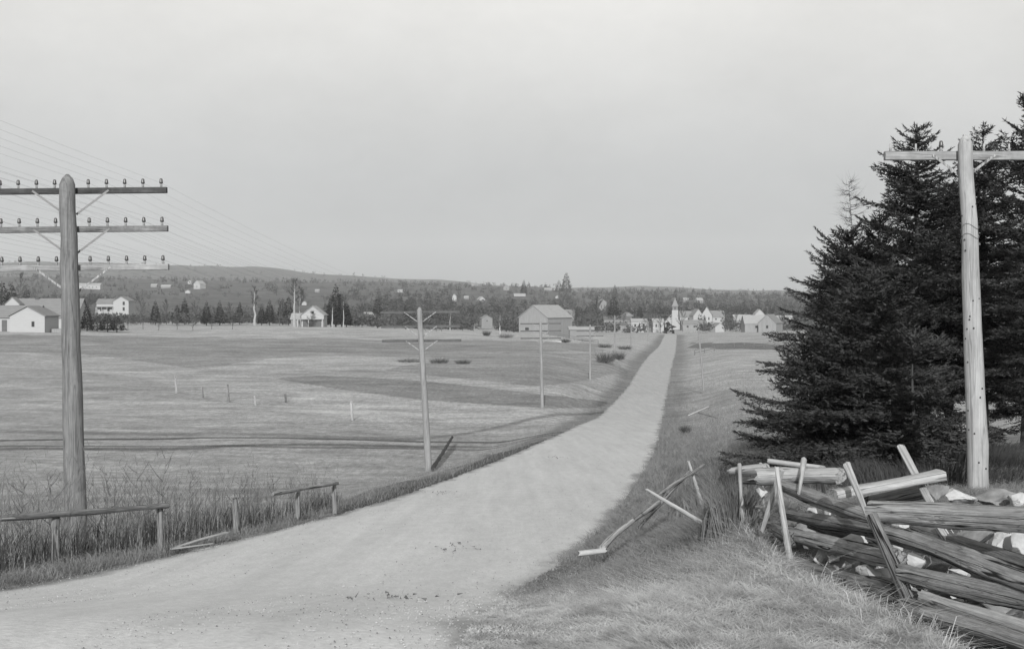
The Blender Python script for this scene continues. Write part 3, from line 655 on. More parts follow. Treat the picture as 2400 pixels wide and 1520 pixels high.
def bare_tree(name, label, px, top, Y, seed, mat, matt=None, trunk_r=.10, spread=.45, first=.3, group=None, nb=16, twigs=500, tw=.02, base=None, narrow=False, link_it=True):
    rn = random.Random(seed); r = np.random.default_rng(seed)
    b = sbase(px, Y) if base is None else base; H = (HY-top)/F_PX*Y - b[2]
    root = thing(name, label, 'tree', b, 0, group)
    mb = MB(); pts = [Vector((0, 0, -.3))]; 
    for i in range(1, 8): pts.append(Vector((rn.gauss(0, .012)*H, rn.gauss(0, .012)*H, H*i/7*.97)))
    mb.tube(pts, [trunk_r*(1-i/7.6) for i in range(8)], 6)
    lb = MB(); ends = []
    for k in range(nb):
        t = first + (1-first)*(k+.5)/nb; f = t*7; i = min(int(f), 6); o = pts[i].lerp(pts[i+1], f-i)
        a = rn.uniform(0, 6.28); Lb = H*spread*(1-t)**(1.0 if narrow else .55)*rn.uniform(.6, 1.1) + .05*H*(.4 if narrow else 1)
        el = R(rn.uniform(-8, 28) if narrow else rn.uniform(30, 65)); d = Vector((math.cos(a)*math.cos(el), math.sin(a)*math.cos(el), math.sin(el)))
        m = o + d*Lb*.5 + Vector((0, 0, -.03*Lb)); e_ = o + d*Lb + Vector((rn.gauss(0, .05)*Lb, rn.gauss(0, .05)*Lb, .1*Lb))
        rr_ = trunk_r*(1-t)*.45+.008
        lb.tube([o, m, e_], [rr_, rr_*.6, rr_*.25], 4, False); ends += [(o, m, .4), (m, e_, 1), (m, e_, 1)]
    mb.build('trunk', mat, root)
    c = lb.build('crown', matt or mat, root)
    n = twigs; B = []; D = []; Ln = []
    for q in range(n):
        o, e_, _ = rn.choice(ends); f = rn.random(); p = o.lerp(e_, f); d = (e_-o).normalized() + Vector((rn.gauss(0, .6), rn.gauss(0, .6), rn.gauss(.1, .4)))
        B.append(p); D.append(d.normalized()); Ln.append(H*rn.uniform(.03, .10)*(.6 if narrow else 1))
    B = np.array([list(x) for x in B]); D = np.array([list(x) for x in D])
    V, T = tri_cloud(B, D, nrm(np.cross(D, r.normal(0, 1, (n, 3)))), np.array(Ln), np.full(n, tw))
    link('twigs', npmesh('twigs', V, T, None, matt or mat), c)
    return root
bare_tree('larch_tree', 'thin leafless larch rising above the left shoulder of the spruces', 1997, 405, 31, 31, M['baredark'], trunk_r=.03, spread=.19, first=.35, nb=110, twigs=1500, tw=.006, narrow=True)

def bank_test(X, Y, px, r):
    rr = np.interp(Y, RY, RR); return (X > rr+.1) & (px < 1900) & (fbm(X/1.3, Y/2.2, 71, 3) > -.12 + .3*(r.random(len(X))-.5))
X, Y, Z = scatter(150000, 12, 150, 1380, 1900, bank_test, 71)
sz = np.interp(Y, [12, 30, 62, 150], [.16, .20, .28, .42])*(.4+rng.random(len(X)))
blade_obj('bank_grass', np.stack([X, Y, Z-.02], -1), sz, sz*.022, .4+.6*rng.random(len(X)), .3+.6*rng.random(len(X)), M['grassdark'], 'shaggy dead grass over the bank right of the road', 'grass', 72)
# brush thicket left of the rail fence
def thicket(name, label, px0, px1, y0, y1, n, hmin, hmax, mat, seed, cat='brush', wd=.004):
    r = np.random.default_rng(seed); px = r.uniform(px0, px1, n); Y = r.uniform(y0, y1, n); X = (px-CX)/F_PX*Y
    hh = r.uniform(hmin, hmax, n)*(.5+.8*np.clip(fbm(X*2, Y*2, seed, 2)+.4, 0, 1))
    return blade_obj(name, np.stack([X, Y, ground(X, Y)-.02], -1), hh, np.full(n, wd), .1+.5*r.random(n), .1+.5*r.random(n), mat, label, cat, seed)
thicket('brush', 'dark tangled brush at the left end of the rail fence', 1640, 1760, 11.2, 15, 1700, .25, .85, M['weed'], 61)
thicket('brush', 'low dark brush under the spruces behind the fence', 1680, 2420, 16.2, 30, 15000, .15, .60, M['weedblack'], 62, wd=.006)
thicket('brush', 'sparse brush on the bank above the collapsed fence', 1560, 1740, 16, 34, 2600, .15, .6, M['weed'], 63, wd=.006)

# far conifers: four crowns, copied
def conifer_proto(seed, ratio=.2, n=900):
    r = np.random.default_rng(seed); rn = random.Random(seed)
    root = thing('conifer_tree', '', 'tree')
    mb = MB(); mb.tube([(0, 0, -.05), (0, 0, .5), (0, 0, .98)], [.018, .012, .003], 5); mb.build('trunk', M['barkd'], root)
    t = 1-np.sqrt(r.uniform(0, .97, n)); t = .06 + .93*t; az = r.uniform(0, 6.28, n)
    lay = np.abs(np.sin(t*40+az*.5))*.25+.75
    lump = .8 + .5*vnoise(az*1.5, t*9, seed)
    rad = ratio*(1-t)**.8*lay*lump*np.sqrt(r.uniform(.15, 1, n))
    B = np.stack([rad*np.cos(az), rad*np.sin(az), t], -1)
    D = nrm(np.stack([np.cos(az), np.sin(az), r.normal(-.25, .35, n)], -1)+r.normal(0, .3, (n, 3)))
    V, T = tri_cloud(B, D, nrm(np.cross(D, r.normal(0, 1, (n, 3)))), r.uniform(.03, .075, n)*(.5+.7*(1-t)), r.uniform(.02, .05, n))
    link('crown', npmesh('crown', V, T, None, M['conifer']), root)
    return root
protos = [conifer_proto(201, .16), conifer_proto(202, .2), conifer_proto(203, .24), conifer_proto(204, .3)]
used = set()
def conifer(px, base, top, Y, kind, label, wide=1.0, group='evergreens scattered beyond the fields'):
    Y = snap(px, base, Y) if Y > 900 else Y; x = xa(px, Y); zb = min(-(base-HY)/F_PX*Y, gz(x, Y)+.2); H = (HY-top)/F_PX*Y - zb
    if kind in used: o = copy_tree(protos[kind])
    else: o = protos[kind]; used.add(kind)
    o.location = (x, Y, zb); o.scale = (H*wide, H*wide, H); o.rotation_euler = (0, 0, px*1.7)
    o['label'] = label; o['group'] = group; return o
for a in [
 (204,772,708,246,1,'tall dark evergreen against the right wall of the white farmhouse behind the pole'),
 (228,776,738,243,3,'squat dark evergreen bush in the clump right of the pole'),
 (252,776,733,240,3,'rounded evergreen in the middle of the clump below the white farmhouse on the slope'),
 (274,776,737,238,3,'rightmost dark evergreen bush of the clump right of the pole'),
 (4,712,655,420,2,'dark evergreen at the left edge of the picture above the white house roof'),
 (28,706,660,430,1,'slim evergreen behind the ridge of the left white house'),
 (62,700,672,440,1,'small evergreen standing above the second farmhouse roof'),
 (364,746,702,420,1,'lone slim evergreen in the field right of the white slope house'),
 (415,740,712,430,2,'smaller of the evergreen pair near the left middle distance'),
 (433,738,696,430,1,'taller of the evergreen pair near the left middle distance'),
 (484,750,704,400,1,'evergreen left of two in line before the first pale birch'),
 (515,748,703,400,1,'evergreen right of two in line before the first pale birch'),
 (562,742,706,430,0,'thin evergreen just left of the first pale birch'),
 (613,746,712,400,1,'evergreen touching the right side of the first pale birch'),
 (632,746,700,400,1,'taller evergreen a step right of the first pale birch'),
 (662,732,697,450,2,'evergreen between the first birch and the double birch'),
 (676,728,693,460,2,'bushy evergreen right behind the double birch'),
 (776,762,690,345,1,'left tree of the tall evergreen cluster by the white cottage'),
 (787,762,664,350,1,'tallest tree of the evergreen cluster by the white cottage'),
 (801,762,684,345,2,'right hand tree of the evergreen cluster by the white cottage'),
 (812,760,704,350,1,'low tree at the right edge of the evergreen cluster by the cottage'),
 (885,742,696,460,2,'single evergreen in open ground right of the tall evergreen cluster'),
 (951,742,712,430,0,'thin evergreen seen behind the braces of the second pole'),
 (1327,688,636,1500,2,'tall evergreen breaking the skyline above the barn'),
 (1310,685,655,1520,3,'lower evergreen touching the left of the skyline tree'),
 (1228,690,655,1500,1,'narrow evergreen on the skyline above the left slope of the barn'),
 (1441,700,666,1400,1,'narrow evergreen on the skyline above the fifth pole'),
 (1438,748,690,620,2,'dark evergreen in the village directly behind the fifth pole'),
 (1500,745,715,700,2,'dark evergreen above the white village buildings left of the church'),
 (1860,770,745,560,3,'dark bush beside the far right barn'),
]: conifer(*a, wide=2.0 if (a[0] in (228,252,274,1860)) else 1.25)
BT = dict(group=None)
bare_tree('birch_tree', 'pale trunked birch at the left of the middle distance', 597, 672, 395, 41, M['birch'], M['bare'], .45, .2, .45, nb=14, twigs=500, tw=.12)
bare_tree('birch_tree', 'tallest pale birch standing at the field edge left of the white cottage', 690, 655, 310, 42, M['birch'], M['bare'], .40, .2, .5, nb=16, twigs=500, tw=.10)
bare_tree('birch_tree', 'thinner birch touching the right of the tallest pale birch', 703, 672, 318, 43, M['birch'], M['bare'], .20, .2, .5, nb=12, twigs=400, tw=.10)
bare_tree('birch_tree', 'short pale birch in front of the evergreen cluster', 779, 705, 325, 44, M['birch'], M['bare'], .25, .2, .5, nb=10, twigs=250, tw=.08)
bare_tree('birch_tree', 'slender pale birch at the right side of the evergreen cluster', 805, 690, 325, 45, M['birch'], M['bare'], .18, .2, .5, nb=10, twigs=250, tw=.08)
bare_tree('bare_tree', 'pale forked bare tree standing in the field left of the barn', 1172, 738, 285, 46, M['birch'], M['bare'], .24, .5, .3, nb=10, twigs=350, tw=.07)
bare_tree('bare_tree', 'pale slim bare tree at the field edge right of the second pole', 1055, 722, 320, 47, M['birch'], M['bare'], .16, .2, .5, nb=10, twigs=250, tw=.07)
bare_tree('bare_tree', 'bare tree at the left edge behind the white houses', 45, 640, 300, 48, M['bare'], M['bare'], .16, .3, .4, nb=14, twigs=500, tw=.07)
bare_tree('bare_tree', 'tall bare village tree left of the church', 1400, 700, 560, 49, M['bare'], M['bare'], .35, .45, .3, nb=18, twigs=900, tw=.22)
for i, (px, top, Y) in enumerate([(335,742,262),(372,752,255),(415,748,262),(452,752,250),(496,744,262),(545,750,255),(300,745,270)]):
    bare_tree('orchard_tree', ['small bare orchard tree furthest from the white cottage but one', 'low bare orchard tree second of the row in the left field', 'rounded bare orchard tree under the evergreen pair', 'small bare orchard tree in the middle of the field row', 'bare orchard tree below the two evergreens in line', 'last bare orchard tree of the row nearest the first birch', 'first bare orchard tree beside the dark evergreen clump'][i],
              px, top, Y, 70+i, M['bare'], M['bare'], .07, .5, .25, nb=12, twigs=350, tw=.035, group='bare orchard trees in the left field')

for i, (px, top, Y, lb) in enumerate([
 (1345,712,420,'bare tree just behind the right end of the barn roof'),(1372,722,430,'smaller bare tree behind the low pale shed'),
 (1462,735,590,'bare village tree in front of the long low white building'),(1518,728,590,'bare village tree between the white buildings left of the church'),
 (1548,738,585,'small bare tree before the white house left of the church'),(1600,728,600,'bare tree standing against the right side of the church'),
 (1648,742,560,'small bare tree in front of the gabled houses right of the church'),(1700,728,560,'bare tree right of the small white gabled shed'),
 (1725,735,520,'spreading bare tree left of the far right barn'),(1835,728,500,'bare tree beside the barn near the spruces'),
 (1205,725,420,'bare tree touching the left wall of the barn'),(1110,715,430,'bare tree left of the small pale cottage'),(1085,728,420,'low bare tree right of the slim pale tree'),
 (925,712,420,'bare tree between the open ground evergreen and the second pole'),(848,715,430,'bare tree behind the low pale roofed shed'),
 (655,705,420,'bare tree between the two pale birches'),(540,712,430,'bare tree just left of the first birch\'s evergreen'),(458,708,440,'bare tree between the evergreen pair and the two in line'),
 (390,705,440,'bare tree right of the lone slim evergreen'),(330,700,470,'bare tree right of the white slope farmhouse'),(220,690,560,'bare tree at the left end of the white slope farmhouse'),
 ]): bare_tree('bare_tree', lb, px, top, Y, 900+i, M['bare'], M['bare'], .16, .5, .2, nb=16, twigs=700, tw=.10)
for i, (px, top, Y, lb) in enumerate([(52,1120,15.5,'twiggy sapling in the weeds at the left edge above the guard rail'),(118,1105,17,'twiggy sapling just left of the big pole foot'),
 (250,1098,17,'bare sapling a step right of the big left pole'),(322,1075,18,'tallest curved sapling rising above the guard rail log'),(385,1058,19,'thin sapling standing over the right end of the guard rail log'),
 (445,1120,19.5,'low sapling between the guard rail and the broken post'),(560,1125,21,'sapling behind the broken post in the weeds'),(640,1110,23,'sapling left of the further guard rail section')]):
    bare_tree('sapling', lb, px, top, Y, 950+i, M['weed'], M['weed'], .007, .42, .25, nb=9, twigs=90, tw=.005)
# shrubs in the fields
def shrub(px, Y, wpx, hpx, seed, label, mat='baredark', n=420):
    r = np.random.default_rng(seed); b = sbase(px, Y); W_ = wpx/F_PX*Y/2; H = hpx/F_PX*Y
    root = thing('shrub', label, 'shrub', b)
    a = r.uniform(0, 6.28, n); q = np.sqrt(r.random(n)); B = np.stack([W_*q*np.cos(a)*.6, W_*.6*q*np.sin(a), r.uniform(0, .3, n)*H], -1)
    D = nrm(np.stack([np.cos(a)*q*W_/H*1.1, np.sin(a)*q*W_/H*1.1, np.ones(n)*1.1], -1)+r.normal(0, .35, (n, 3)))
    ln = r.uniform(.45, .95, n)*H; V, T = tri_cloud(B, D, nrm(np.cross(D, r.normal(0, 1, (n, 3)))), ln, np.full(n, .012+H*.012))
    f = link('foliage', npmesh('foliage', V, T, None, M[mat]), root)
    mb = MB()
    for k in range(7):
        an = k*.9; mb.tube([(0, 0, -.1), (math.cos(an)*W_*.3, math.sin(an)*W_*.3, H*.6)], [.02+H*.01, .01], 4)
    mb.build('stem', M['baredark'], root)
    return root
for a in [(1420,172,60,34,1,'dark rounded bush left of the road bend beside the fourth pole','bare'),
 (1450,190,40,24,2,'smaller bush touching the road side of the dark rounded bush','bare'),
 (960,150,80,14,3,'low dark shrub patch just left of the second pole shaft','bare'),
 (1030,148,60,18,4,'low shrub just right of the second pole shaft','bare'),
 (1085,146,50,15,5,'right end of the low shrubs beyond the second pole','bare'),
 (1140,262,24,16,6,'small dark bush at the left end of the pale log by the barn','baredark'),
 (1185,255,50,14,7,'low scrub under the forked bare tree','bare'),
 (1325,262,34,14,8,'dark scrub at the right end of the pale log below the barn','baredark'),
 (1418,262,46,14,9,'dark scrub in the field right of the barn','baredark'),
 (1465,262,44,14,10,'dark scrub between the fifth and sixth poles','baredark'),
 (1606,60,30,22,11,'small dark tuft on the right bank behind the fallen stick','bare'),
 ]: shrub(*a)

# ------------------------------------------------------------------ telegraph poles
INS = MB(); INS.lathe([(.012, 0), (.028, .004), (.031, .024), (.026, .04), (.026, .062), (.019, .08), (.006, .086)], 10); INSM = INS.mesh('insulator', M['insul'], True)
PIN = MB(); PIN.lathe([(.018, -.02), (.018, .03), (.022, .035), (.013, .05), (.013, .10)], 8); PINM = PIN.mesh('pin', M['pinwood'], True)
def crossarm(root, z, half, h, d, npin, sp_, mat, brace=True, yo=None, gap=None, skip=(), bmat=None, near=True, tilt=0.0, r=.12):
    yo = r+d/2 if yo is None else yo
    mb = MB(); mb.box((-half, -d/2, -h/2), (half, d/2, h/2)); a = mb.build('crossarm', mat, root, (0, yo, z)); a.rotation_euler = (0, tilt, 0)
    md = a.modifiers.new('bevel', 'BEVEL'); md.width = .006; md.segments = 1
    n2 = npin//2
    for s in (-1, 1):
        for i in range(n2):
            x = s*(gap + i*sp_); key = (s, i)
            p = link('pin', PINM, a, (x, 0, h/2)); 
            if key not in skip: link('insulator', INSM, p, (0, 0, .055))
        if brace:
            # flat strap from the arm down to the pole, set proud of both on the far face
            bx = half*.40; zz = bx*.62; bb = MB()
            p0 = Vector((s*bx, 0, .005)); p1 = Vector((s*r*.75, 0, -zz)); dv = (p1-p0).normalized(); nv = Vector((-dv.z, 0, dv.x))*.016
            y0, y1 = -d/2-.010, -d/2-.003
            pts = [p0+nv, p0-nv, p1-nv, p1+nv]
            v = [(p.x, y0, p.z) for p in pts] + [(p.x, y1, p.z) for p in pts]
            bb.poly(v, ((0,1,2,3),(7,6,5,4),(0,4,5,1),(1,5,6,2),(2,6,7,3),(3,7,4,0)))
            bb.build('brace', bmat or M['iron'], a)
    return a
def pole_shaft(root, H, r0, r1, mat, lx=0.0, n=14, roof=True, sides=14, seed=1):
    rn = random.Random(seed); mb = MB(); pts = []; rad = []
    for i in range(n+1):
        t = i/n; z = -.4*(i == 0) + H*t*.975; pts.append((lx*t + rn.gauss(0, .004)*r0*8, rn.gauss(0, .003)*r0*8, z)); rad.append((r0*(1-t)+r1*t)*(1+rn.gauss(0, .015)))
    if roof: pts += [(lx, 0, H*.975+r1*.75), (lx, 0, H*.975+r1*1.35)]; rad += [r1*.72, r1*.18]
    mb.tube(pts, rad, sides); o = mb.build('shaft', mat, root, smooth=True)
    md = o.modifiers.new('edge', 'EDGE_SPLIT'); md.split_angle = R(50); return o
def tri_pole(px, base, Y, H, label, lx, mat, detail, first_off, spc, r0=.142, r1=.10, rot=0.0, half=1.53):
    b = at(px, base, Y); root = thing('telegraph_pole', label, 'pole', b, rot, 'poles carrying three crossarms left of the road')
    pole_shaft(root, H, r0, r1, mat, lx, seed=px)
    for i in range(3):
        z = H - first_off - i*spc
        a = crossarm(root, z, half, .095, .085, 10 if detail else 0, .292, (M['arm'] if detail else M['armfar']), True, None, .27, bmat=M['iron'] if detail == 1 and i < 2 else M['railpale'], tilt=-.01, r=r1)
        a.location.x = lx*z/H
        if detail == 1: a.data.materials[0] = M[['armdark', 'arm', 'armpale'][i]]
    return root
PT = []
def P_(px, base, Y, top, *a, **k):
    H = (base-top)/F_PX*Y; PT.append((at(px, base, Y), H, a[1])); return tri_pole(px, base, Y, H, *a, **k)
P_(180, 1312, 19, 410, 'large weathered pole with three crossarms in the left foreground', -.15, M['pole'], 1, .24, .615, r0=.178, r1=.122)
P_(1005, 1103, 46, 718, 'pale second pole, its white braces showing before the field, dark shadow at its foot', -.36, M['polefar'], 0, .22, .55)
P_(1271, 957, 90, 752, 'third pole down the road, standing before the barn', -.13, M['polefar'], 0, .2, .55)
P_(1383, 893, 135, 760, 'fourth pole beside the dark rounded bush', 0, M['polefar'], 0, .2, .55)
P_(1441, 822, 205, 738, 'fifth pole with its crossarms before the white village buildings', 0, M['polefar'], 0, .2, .55)
P_(1479, 820, 265, 752, 'sixth pole among scrub left of the road crest', 0, M['polefar'], 0, .2, .55)
P_(1519, 797, 330, 752, 'furthest pole near the top of the road crest', 0, M['polefar'], 0, .2, .55)
# right-hand wide-arm pole
b = at(2296, 1160, 15.5); H = (1160-318)/F_PX*15.5
root = thing('telephone_pole', 'pale peeled pole with one wide crossarm in front of the spruces', 'pole', b)
sh = pole_shaft(root, H, .138, .092, M['polepale'], -.185, roof=True, seed=5)
a = crossarm(root, H-.245, 1.02, .115, .085, 6, .33, M['armpale'], True, None, .28, skip={(-1, 1), (-1, 2), (1, 0), (1, 1), (1, 2)}, bmat=M['railpale'], r=.085)
a.location.x = -.175
kn = MB(); r_ = random.Random(4)
for k in range(26):
    t = r_.uniform(.04, .9); an = r_.uniform(math.pi, 2*math.pi); rr_ = .138*(1-t)+.092*t
    c = Vector((-.185*t+math.cos(an)*rr_*.97, math.sin(an)*rr_*.97, H*t*.975)); kn.lathe([(.007, -.012), (.013, -.004), (.007, .012)], 6, c)
kn.build('knots', M['barkd'], root)
# tie wire round the shaft
tw = MB(); zt = H*.70; tw.tube([(-.185*.7+math.cos(u)*.112, math.sin(u)*.112, zt+.05*math.sin(u*2.0)+.02*u) for u in np.linspace(0, 12.4, 40)], .003, 4); tw.build('tie_wire', M['wire'], root)
# second pole on the right side of the road
b = at(1649, 905, 120); H = (905-770)/F_PX*120
root = thing('telephone_pole', 'thin far pole with one crossarm right of the road', 'pole', b)
pole_shaft(root, H, .11, .075, M['polefar'], -.5)
a = crossarm(root, H-.3, 1.0, .1, .08, 0, .33, M['polefar'], True, None, .28, bmat=M['polefar'], r=.075); a.location.x = -.48

# wires strung along the left line of poles
def wire(pts, label, group, rad=.0011):
    mb = MB(); path = []; rads = []
    for a_, b_ in zip(pts[:-1], pts[1:]):
        n = 14
        for i in range(n + (b_ is pts[-1])):
            t = i/n; p = a_.lerp(b_, t); p = p + Vector((0, 0, -.9*(a_-b_).length/36*4*t*(1-t)*.45)); path.append(p)
    mb.tube(path, rad, 3, False)
    return tag(mb.build('telegraph_wire', M['wire']), label, 'wire', group)
P0 = Vector((-11.3, -14, -1.0)); H0 = 6.4
for arm in range(3):
    nm = ['top', 'middle', 'bottom'][arm]
    for s in (-1, 1):
        for i in range(5):
            x = s*(.27 + i*.292); pts = []
            z0 = P0.z + H0 - .24 - arm*.615 + .13
            pts.append(Vector((P0.x+x, P0.y, z0)))
            for q, (pb, Hh, lx) in enumerate(PT[:3]):
                off = [.24, .22, .2][q]; spc = [.615, .55, .55][q]; z = Hh-off-arm*spc
                pts.append(pb + Vector((lx*z/Hh+x, [.165, .16, .16][q], z+.13)))
            wire(pts, '%s wire on the %s crossarms, %s side of the left pole line' % (['innermost', 'second from innermost', 'midmost', 'second from outermost', 'outermost'][i], nm, 'left' if s < 0 else 'right'), 'wires of the %s crossarms' % nm)

# ------------------------------------------------------------------ logs, rails and stakes
def log_mesh(Ln, r0, r1, seed, sides=26, n=None, rough=.12, flat=1.0, jag=.03, bend=0.0, point0=0.0, point1=0.0, square=0.0):
    r = np.random.default_rng(seed); a = np.arange(sides)*2*np.pi/sides
    n = max(6, min(44, int(Ln/.06))) if n is None else n
    # a split rail: a few flat cleft faces and lengthwise grooves that wander slowly
    kf = r.integers(3, 6); fa = np.sort(r.uniform(0, 2*np.pi, kf)); fd = r.uniform(.62, .92, kf)
    base = np.ones(sides)
    for f, d in zip(fa, fd):
        c = np.cos(a-f); base = np.where(c > .05, np.minimum(base, d/np.maximum(c, .05)), base)
    base = base*(1-min(.9, rough*5)*0) if rough > .075 else 1 + (base-1)*.35
    if square: base = base*(1-square) + square/np.maximum(np.abs(np.cos(a)), np.abs(np.sin(a)))*.9
    gr = r.normal(0, 1, sides); tw = r.uniform(-.5, .5)
    V = []; je0 = r.uniform(0, jag, sides); je1 = r.uniform(0, jag, sides); bx = r.uniform(-1, 1); ph = r.uniform(0, 6, 3)
    for i in range(n+1):
        t = i/n; z = t*Ln
        rad = (r0*(1-t)+r1*t)*(1+.07*math.sin(z*3.1+ph[0])+.05*math.sin(z*7.3+ph[1]))
        if point0 and z < point0: rad *= .35+.65*(z/point0)
        if point1 and (Ln-z) < point1: rad *= .2+.8*((Ln-z)/point1)
        gg = np.interp((np.arange(sides)+tw*z*4) % sides, np.arange(sides+1), np.append(gr, gr[0]))
        wx = (bend+.035*min(Ln, 1.5)*(r0/.05)*.5)*math.sin(t*math.pi+ph[2]*.1)*bx + .10*r0*math.sin(z*4.1+ph[1]); wy = bend*math.sin(t*math.pi) + .10*r0*math.sin(z*3.3+ph[2])
        rr = (base*.7+.3)*rad*(1+rough*.38*gg+r.normal(0, .018, sides))
        zz = z + (je0 if i == 0 else 0) - (je1 if i == n else 0)
        V.append(np.stack([rr*np.cos(a)+wx, rr*np.sin(a)*flat+wy, np.broadcast_to(zz, (sides,))], -1))
    V = np.concatenate(V); f = []
    for i in range(n):
        for j in range(sides): j2 = (j+1) % sides; f.append((i*sides+j, i*sides+j2, (i+1)*sides+j2, (i+1)*sides+j))
    f.append(tuple(reversed(range(sides)))); f.append(tuple(n*sides+j for j in range(sides)))
    return V, f
def log(name, A, B, r0, r1, mat, parent, seed, label=None, **k):
    A = Vector(A); B = Vector(B); V, f = log_mesh((B-A).length, r0, r1, seed, **k)
    me = bpy.data.meshes.new(name); me.from_pydata([tuple(v) for v in V], [], f); me.polygons.foreach_set('use_smooth', [True]*len(f)); me.update(); me.materials.append(mat)
    o = link(name, me, parent, A - (Vector(parent.location) if parent else Vector()), (B-A).to_track_quat('Z', 'Y'))
    md = o.modifiers.new('edge', 'EDGE_SPLIT'); md.split_angle = R(24)
    if label: o['label'] = label
    return o
fence = thing('rail_fence', 'tumbledown fence of heavy split rails held by crossed stakes, right foreground', 'fence', (2.3, 8.5, gz(2.3, 8.5)))
RA = M['rail']; RD = M['raildark']; RP = M['railpale']; ST = M['stake']
rails = [ # px,py,Y -> px,py,Y, r0, r1, material, extras
 ((1704,1105,11.6),(1799,1097,11.2),0.039,0.053,RP,dict(point0=.07,rough=.08),'short bleached top rail with a pointed tip'),
 ((1776,1118,10.6),(1976,1113,9.9),0.072,0.072,RP,dict(rough=.12,jag=.06),'thick bleached top rail, splintered at its right end'),
 ((1797,1079,11.4),(1935,1098,11.0),.024,.028,ST,dict(rough=.08),'thin pale pole lying over the top rail'),
 ((1738,1124,11.7),(1800,1128,11.2),0.039,0.042,RA,{},None),
 ((1826,1134,10.4),(2060,1218,8.6),0.056,0.063,RA,dict(rough=.15),'grey rail sloping down from the crossed stakes'),
 ((1836,1203,10.2),(2066,1246,8.4),0.056,0.067,RD,dict(rough=.15),None),
 ((1850,1252,9.9),(2105,1312,8.0),0.065,0.067,RA,dict(rough=.16),None),
 ((1858,1322,9.5),(2110,1388,7.5),0.070,0.077,RD,dict(rough=.14),'dark bottom log half sunk in the grass'),
 ((1780,1222,11.6),(1858,1260,9.6),0.052,0.052,RD,dict(rough=.12),None),
 ((1953,1160,8.7),(2205,1110,8.9),0.063,0.088,RP,dict(rough=.05,flat=.5,square=.75,jag=.01),'broad pale split plank tilted up across two stakes'),
 ((2030,1178,9.1),(2166,1150,9.3),0.058,0.065,RD,dict(rough=.2),None),
 ((2040,1200,7.9),(2520,1222,6.9),0.072,0.100,RA,dict(rough=.1,jag=.02),'thickest weathered log, lying level above the others'),
 ((2072,1246,7.8),(2500,1392,6.0),0.070,0.081,RA,dict(rough=.14),None),
 ((2112,1338,7.4),(2500,1428,6.0),0.058,0.060,RA,dict(rough=.14),None),
 ((2162,1400,7.1),(2500,1512,5.7),0.049,0.060,RP,dict(rough=.12),'paler lower rail running out of the frame'),
 ((2120,1428,7.0),(2480,1560,5.6),0.070,0.077,RD,dict(rough=.12),None),
 ((2170,1440,6.6),(2500,1545,5.4),0.058,0.065,RA,dict(rough=.14),None),
 ((1990,1362,8.1),(2300,1440,6.9),0.046,0.052,RD,dict(rough=.15),None),
 ((1900,1225,10.3),(2080,1275,9.0),0.046,0.052,RD,dict(rough=.15),None),
 ((2230,1300,8.0),(2500,1340,7.2),0.052,0.058,RD,dict(rough=.15),None),
 ((2150,1235,8.6),(2420,1330,7.2),0.058,0.058,RD,dict(rough=.15),None),
]
for i, (a_, b_, r0, r1, mt, k, lb) in enumerate(rails):
    log('rail', at(*a_), at(*b_), r0, r1, mt, fence, 400+i, lb, **k)
stakes = [
 ((1743,1232,11.4),(1733,1085,11.3),.024,.020,ST,{}),
 ((1792,1215,11.6),(1783,1083,11.5),.020,.018,ST,{}),
 ((1856,1332,9.4),(1821,1090,9.6),.030,.022,ST,{}),
 ((1785,1246,10.0),(1832,1098,9.8),.014,.028,ST,{}),
 ((1872,1156,9.6),(1884,1077,10.3),.012,.026,ST,{}),
 ((1940,1222,10.4),(1925,1090,10.3),.026,.022,ST,{}),
 ((2044,1232,8.2),(1984,1086,8.6),.014,.034,ST,{}),
 ((2138,1420,7.25),(2042,1204,7.7),.044,.034,RD,{}),
 ((2182,1184,8.7),(2110,1046,9.4),.028,.032,ST,{}),
 ((2240,1292,8.0),(2200,1232,8.2),.030,.034,RP,{}),
]
for i, (a_, b_, r0, r1, mt, k) in enumerate(stakes):
    log('stake', at(*a_), at(*b_), r0, r1, mt, fence, 500+i, rough=.08, sides=16, jag=.015)
# short stub posts at the bottom edge
for i, (px, top, rr) in enumerate([(2135,1462,.022),(2160,1470,.012),(2176,1464,.016)]):
    log('stub', at(px-3, 1530, 6.3), at(px, top, 6.3), rr*1.1, rr, RP, fence, 540+i, rough=.12, n=6, jag=.03)
# collapsed section further down the bank
col = thing('collapsed_fence', 'collapsed fence section of loose pale rails leaning by the road edge', 'fence', (1.6, 13.5, gz(1.6, 13.5)))
for i, (a_, b_, r0, r1, mt) in enumerate([
 ((1514,1145,13.2),(1678,1244,12.5),.014,.032,ST),
 ((1540,1160,15.0),(1650,1090,17.0),.022,.026,RA),
 ((1496,1238,14.3),(1618,1104,16.5),.022,.024,RA),
 ((1410,1284,12.2),(1482,1218,13.6),.036,.030,RP),
 ((1613,1078,16.6),(1647,1183,16.6),.020,.024,ST),
 ((1484,1220,13.9),(1546,1176,14.6),.024,.028,RA),
 ((1508,1222,14.0),(1560,1150,15.4),.014,.014,RD),
 ((1628,1110,16.8),(1676,1130,16.2),.012,.012,RD),
 ((1352,1296,11.9),(1424,1288,11.9),.030,.030,RP)]):
    log('rail', at(*a_), at(*b_), r0, r1, mt, col, 600+i, rough=.09, sides=14)
st_ = log('fallen_stick', at(1612, 974, 67), at(1662, 952, 67), .05, .04, M['railpale'], None, 650); tag(st_, 'pale stick lying on the right bank beyond the collapsed fence', 'stick')
st_ = log('fallen_stick', at(1636, 966, 69), at(1682, 979, 68), .04, .03, M['raildark'], None, 651); tag(st_, 'dark stick beside the pale stick on the right bank', 'stick')

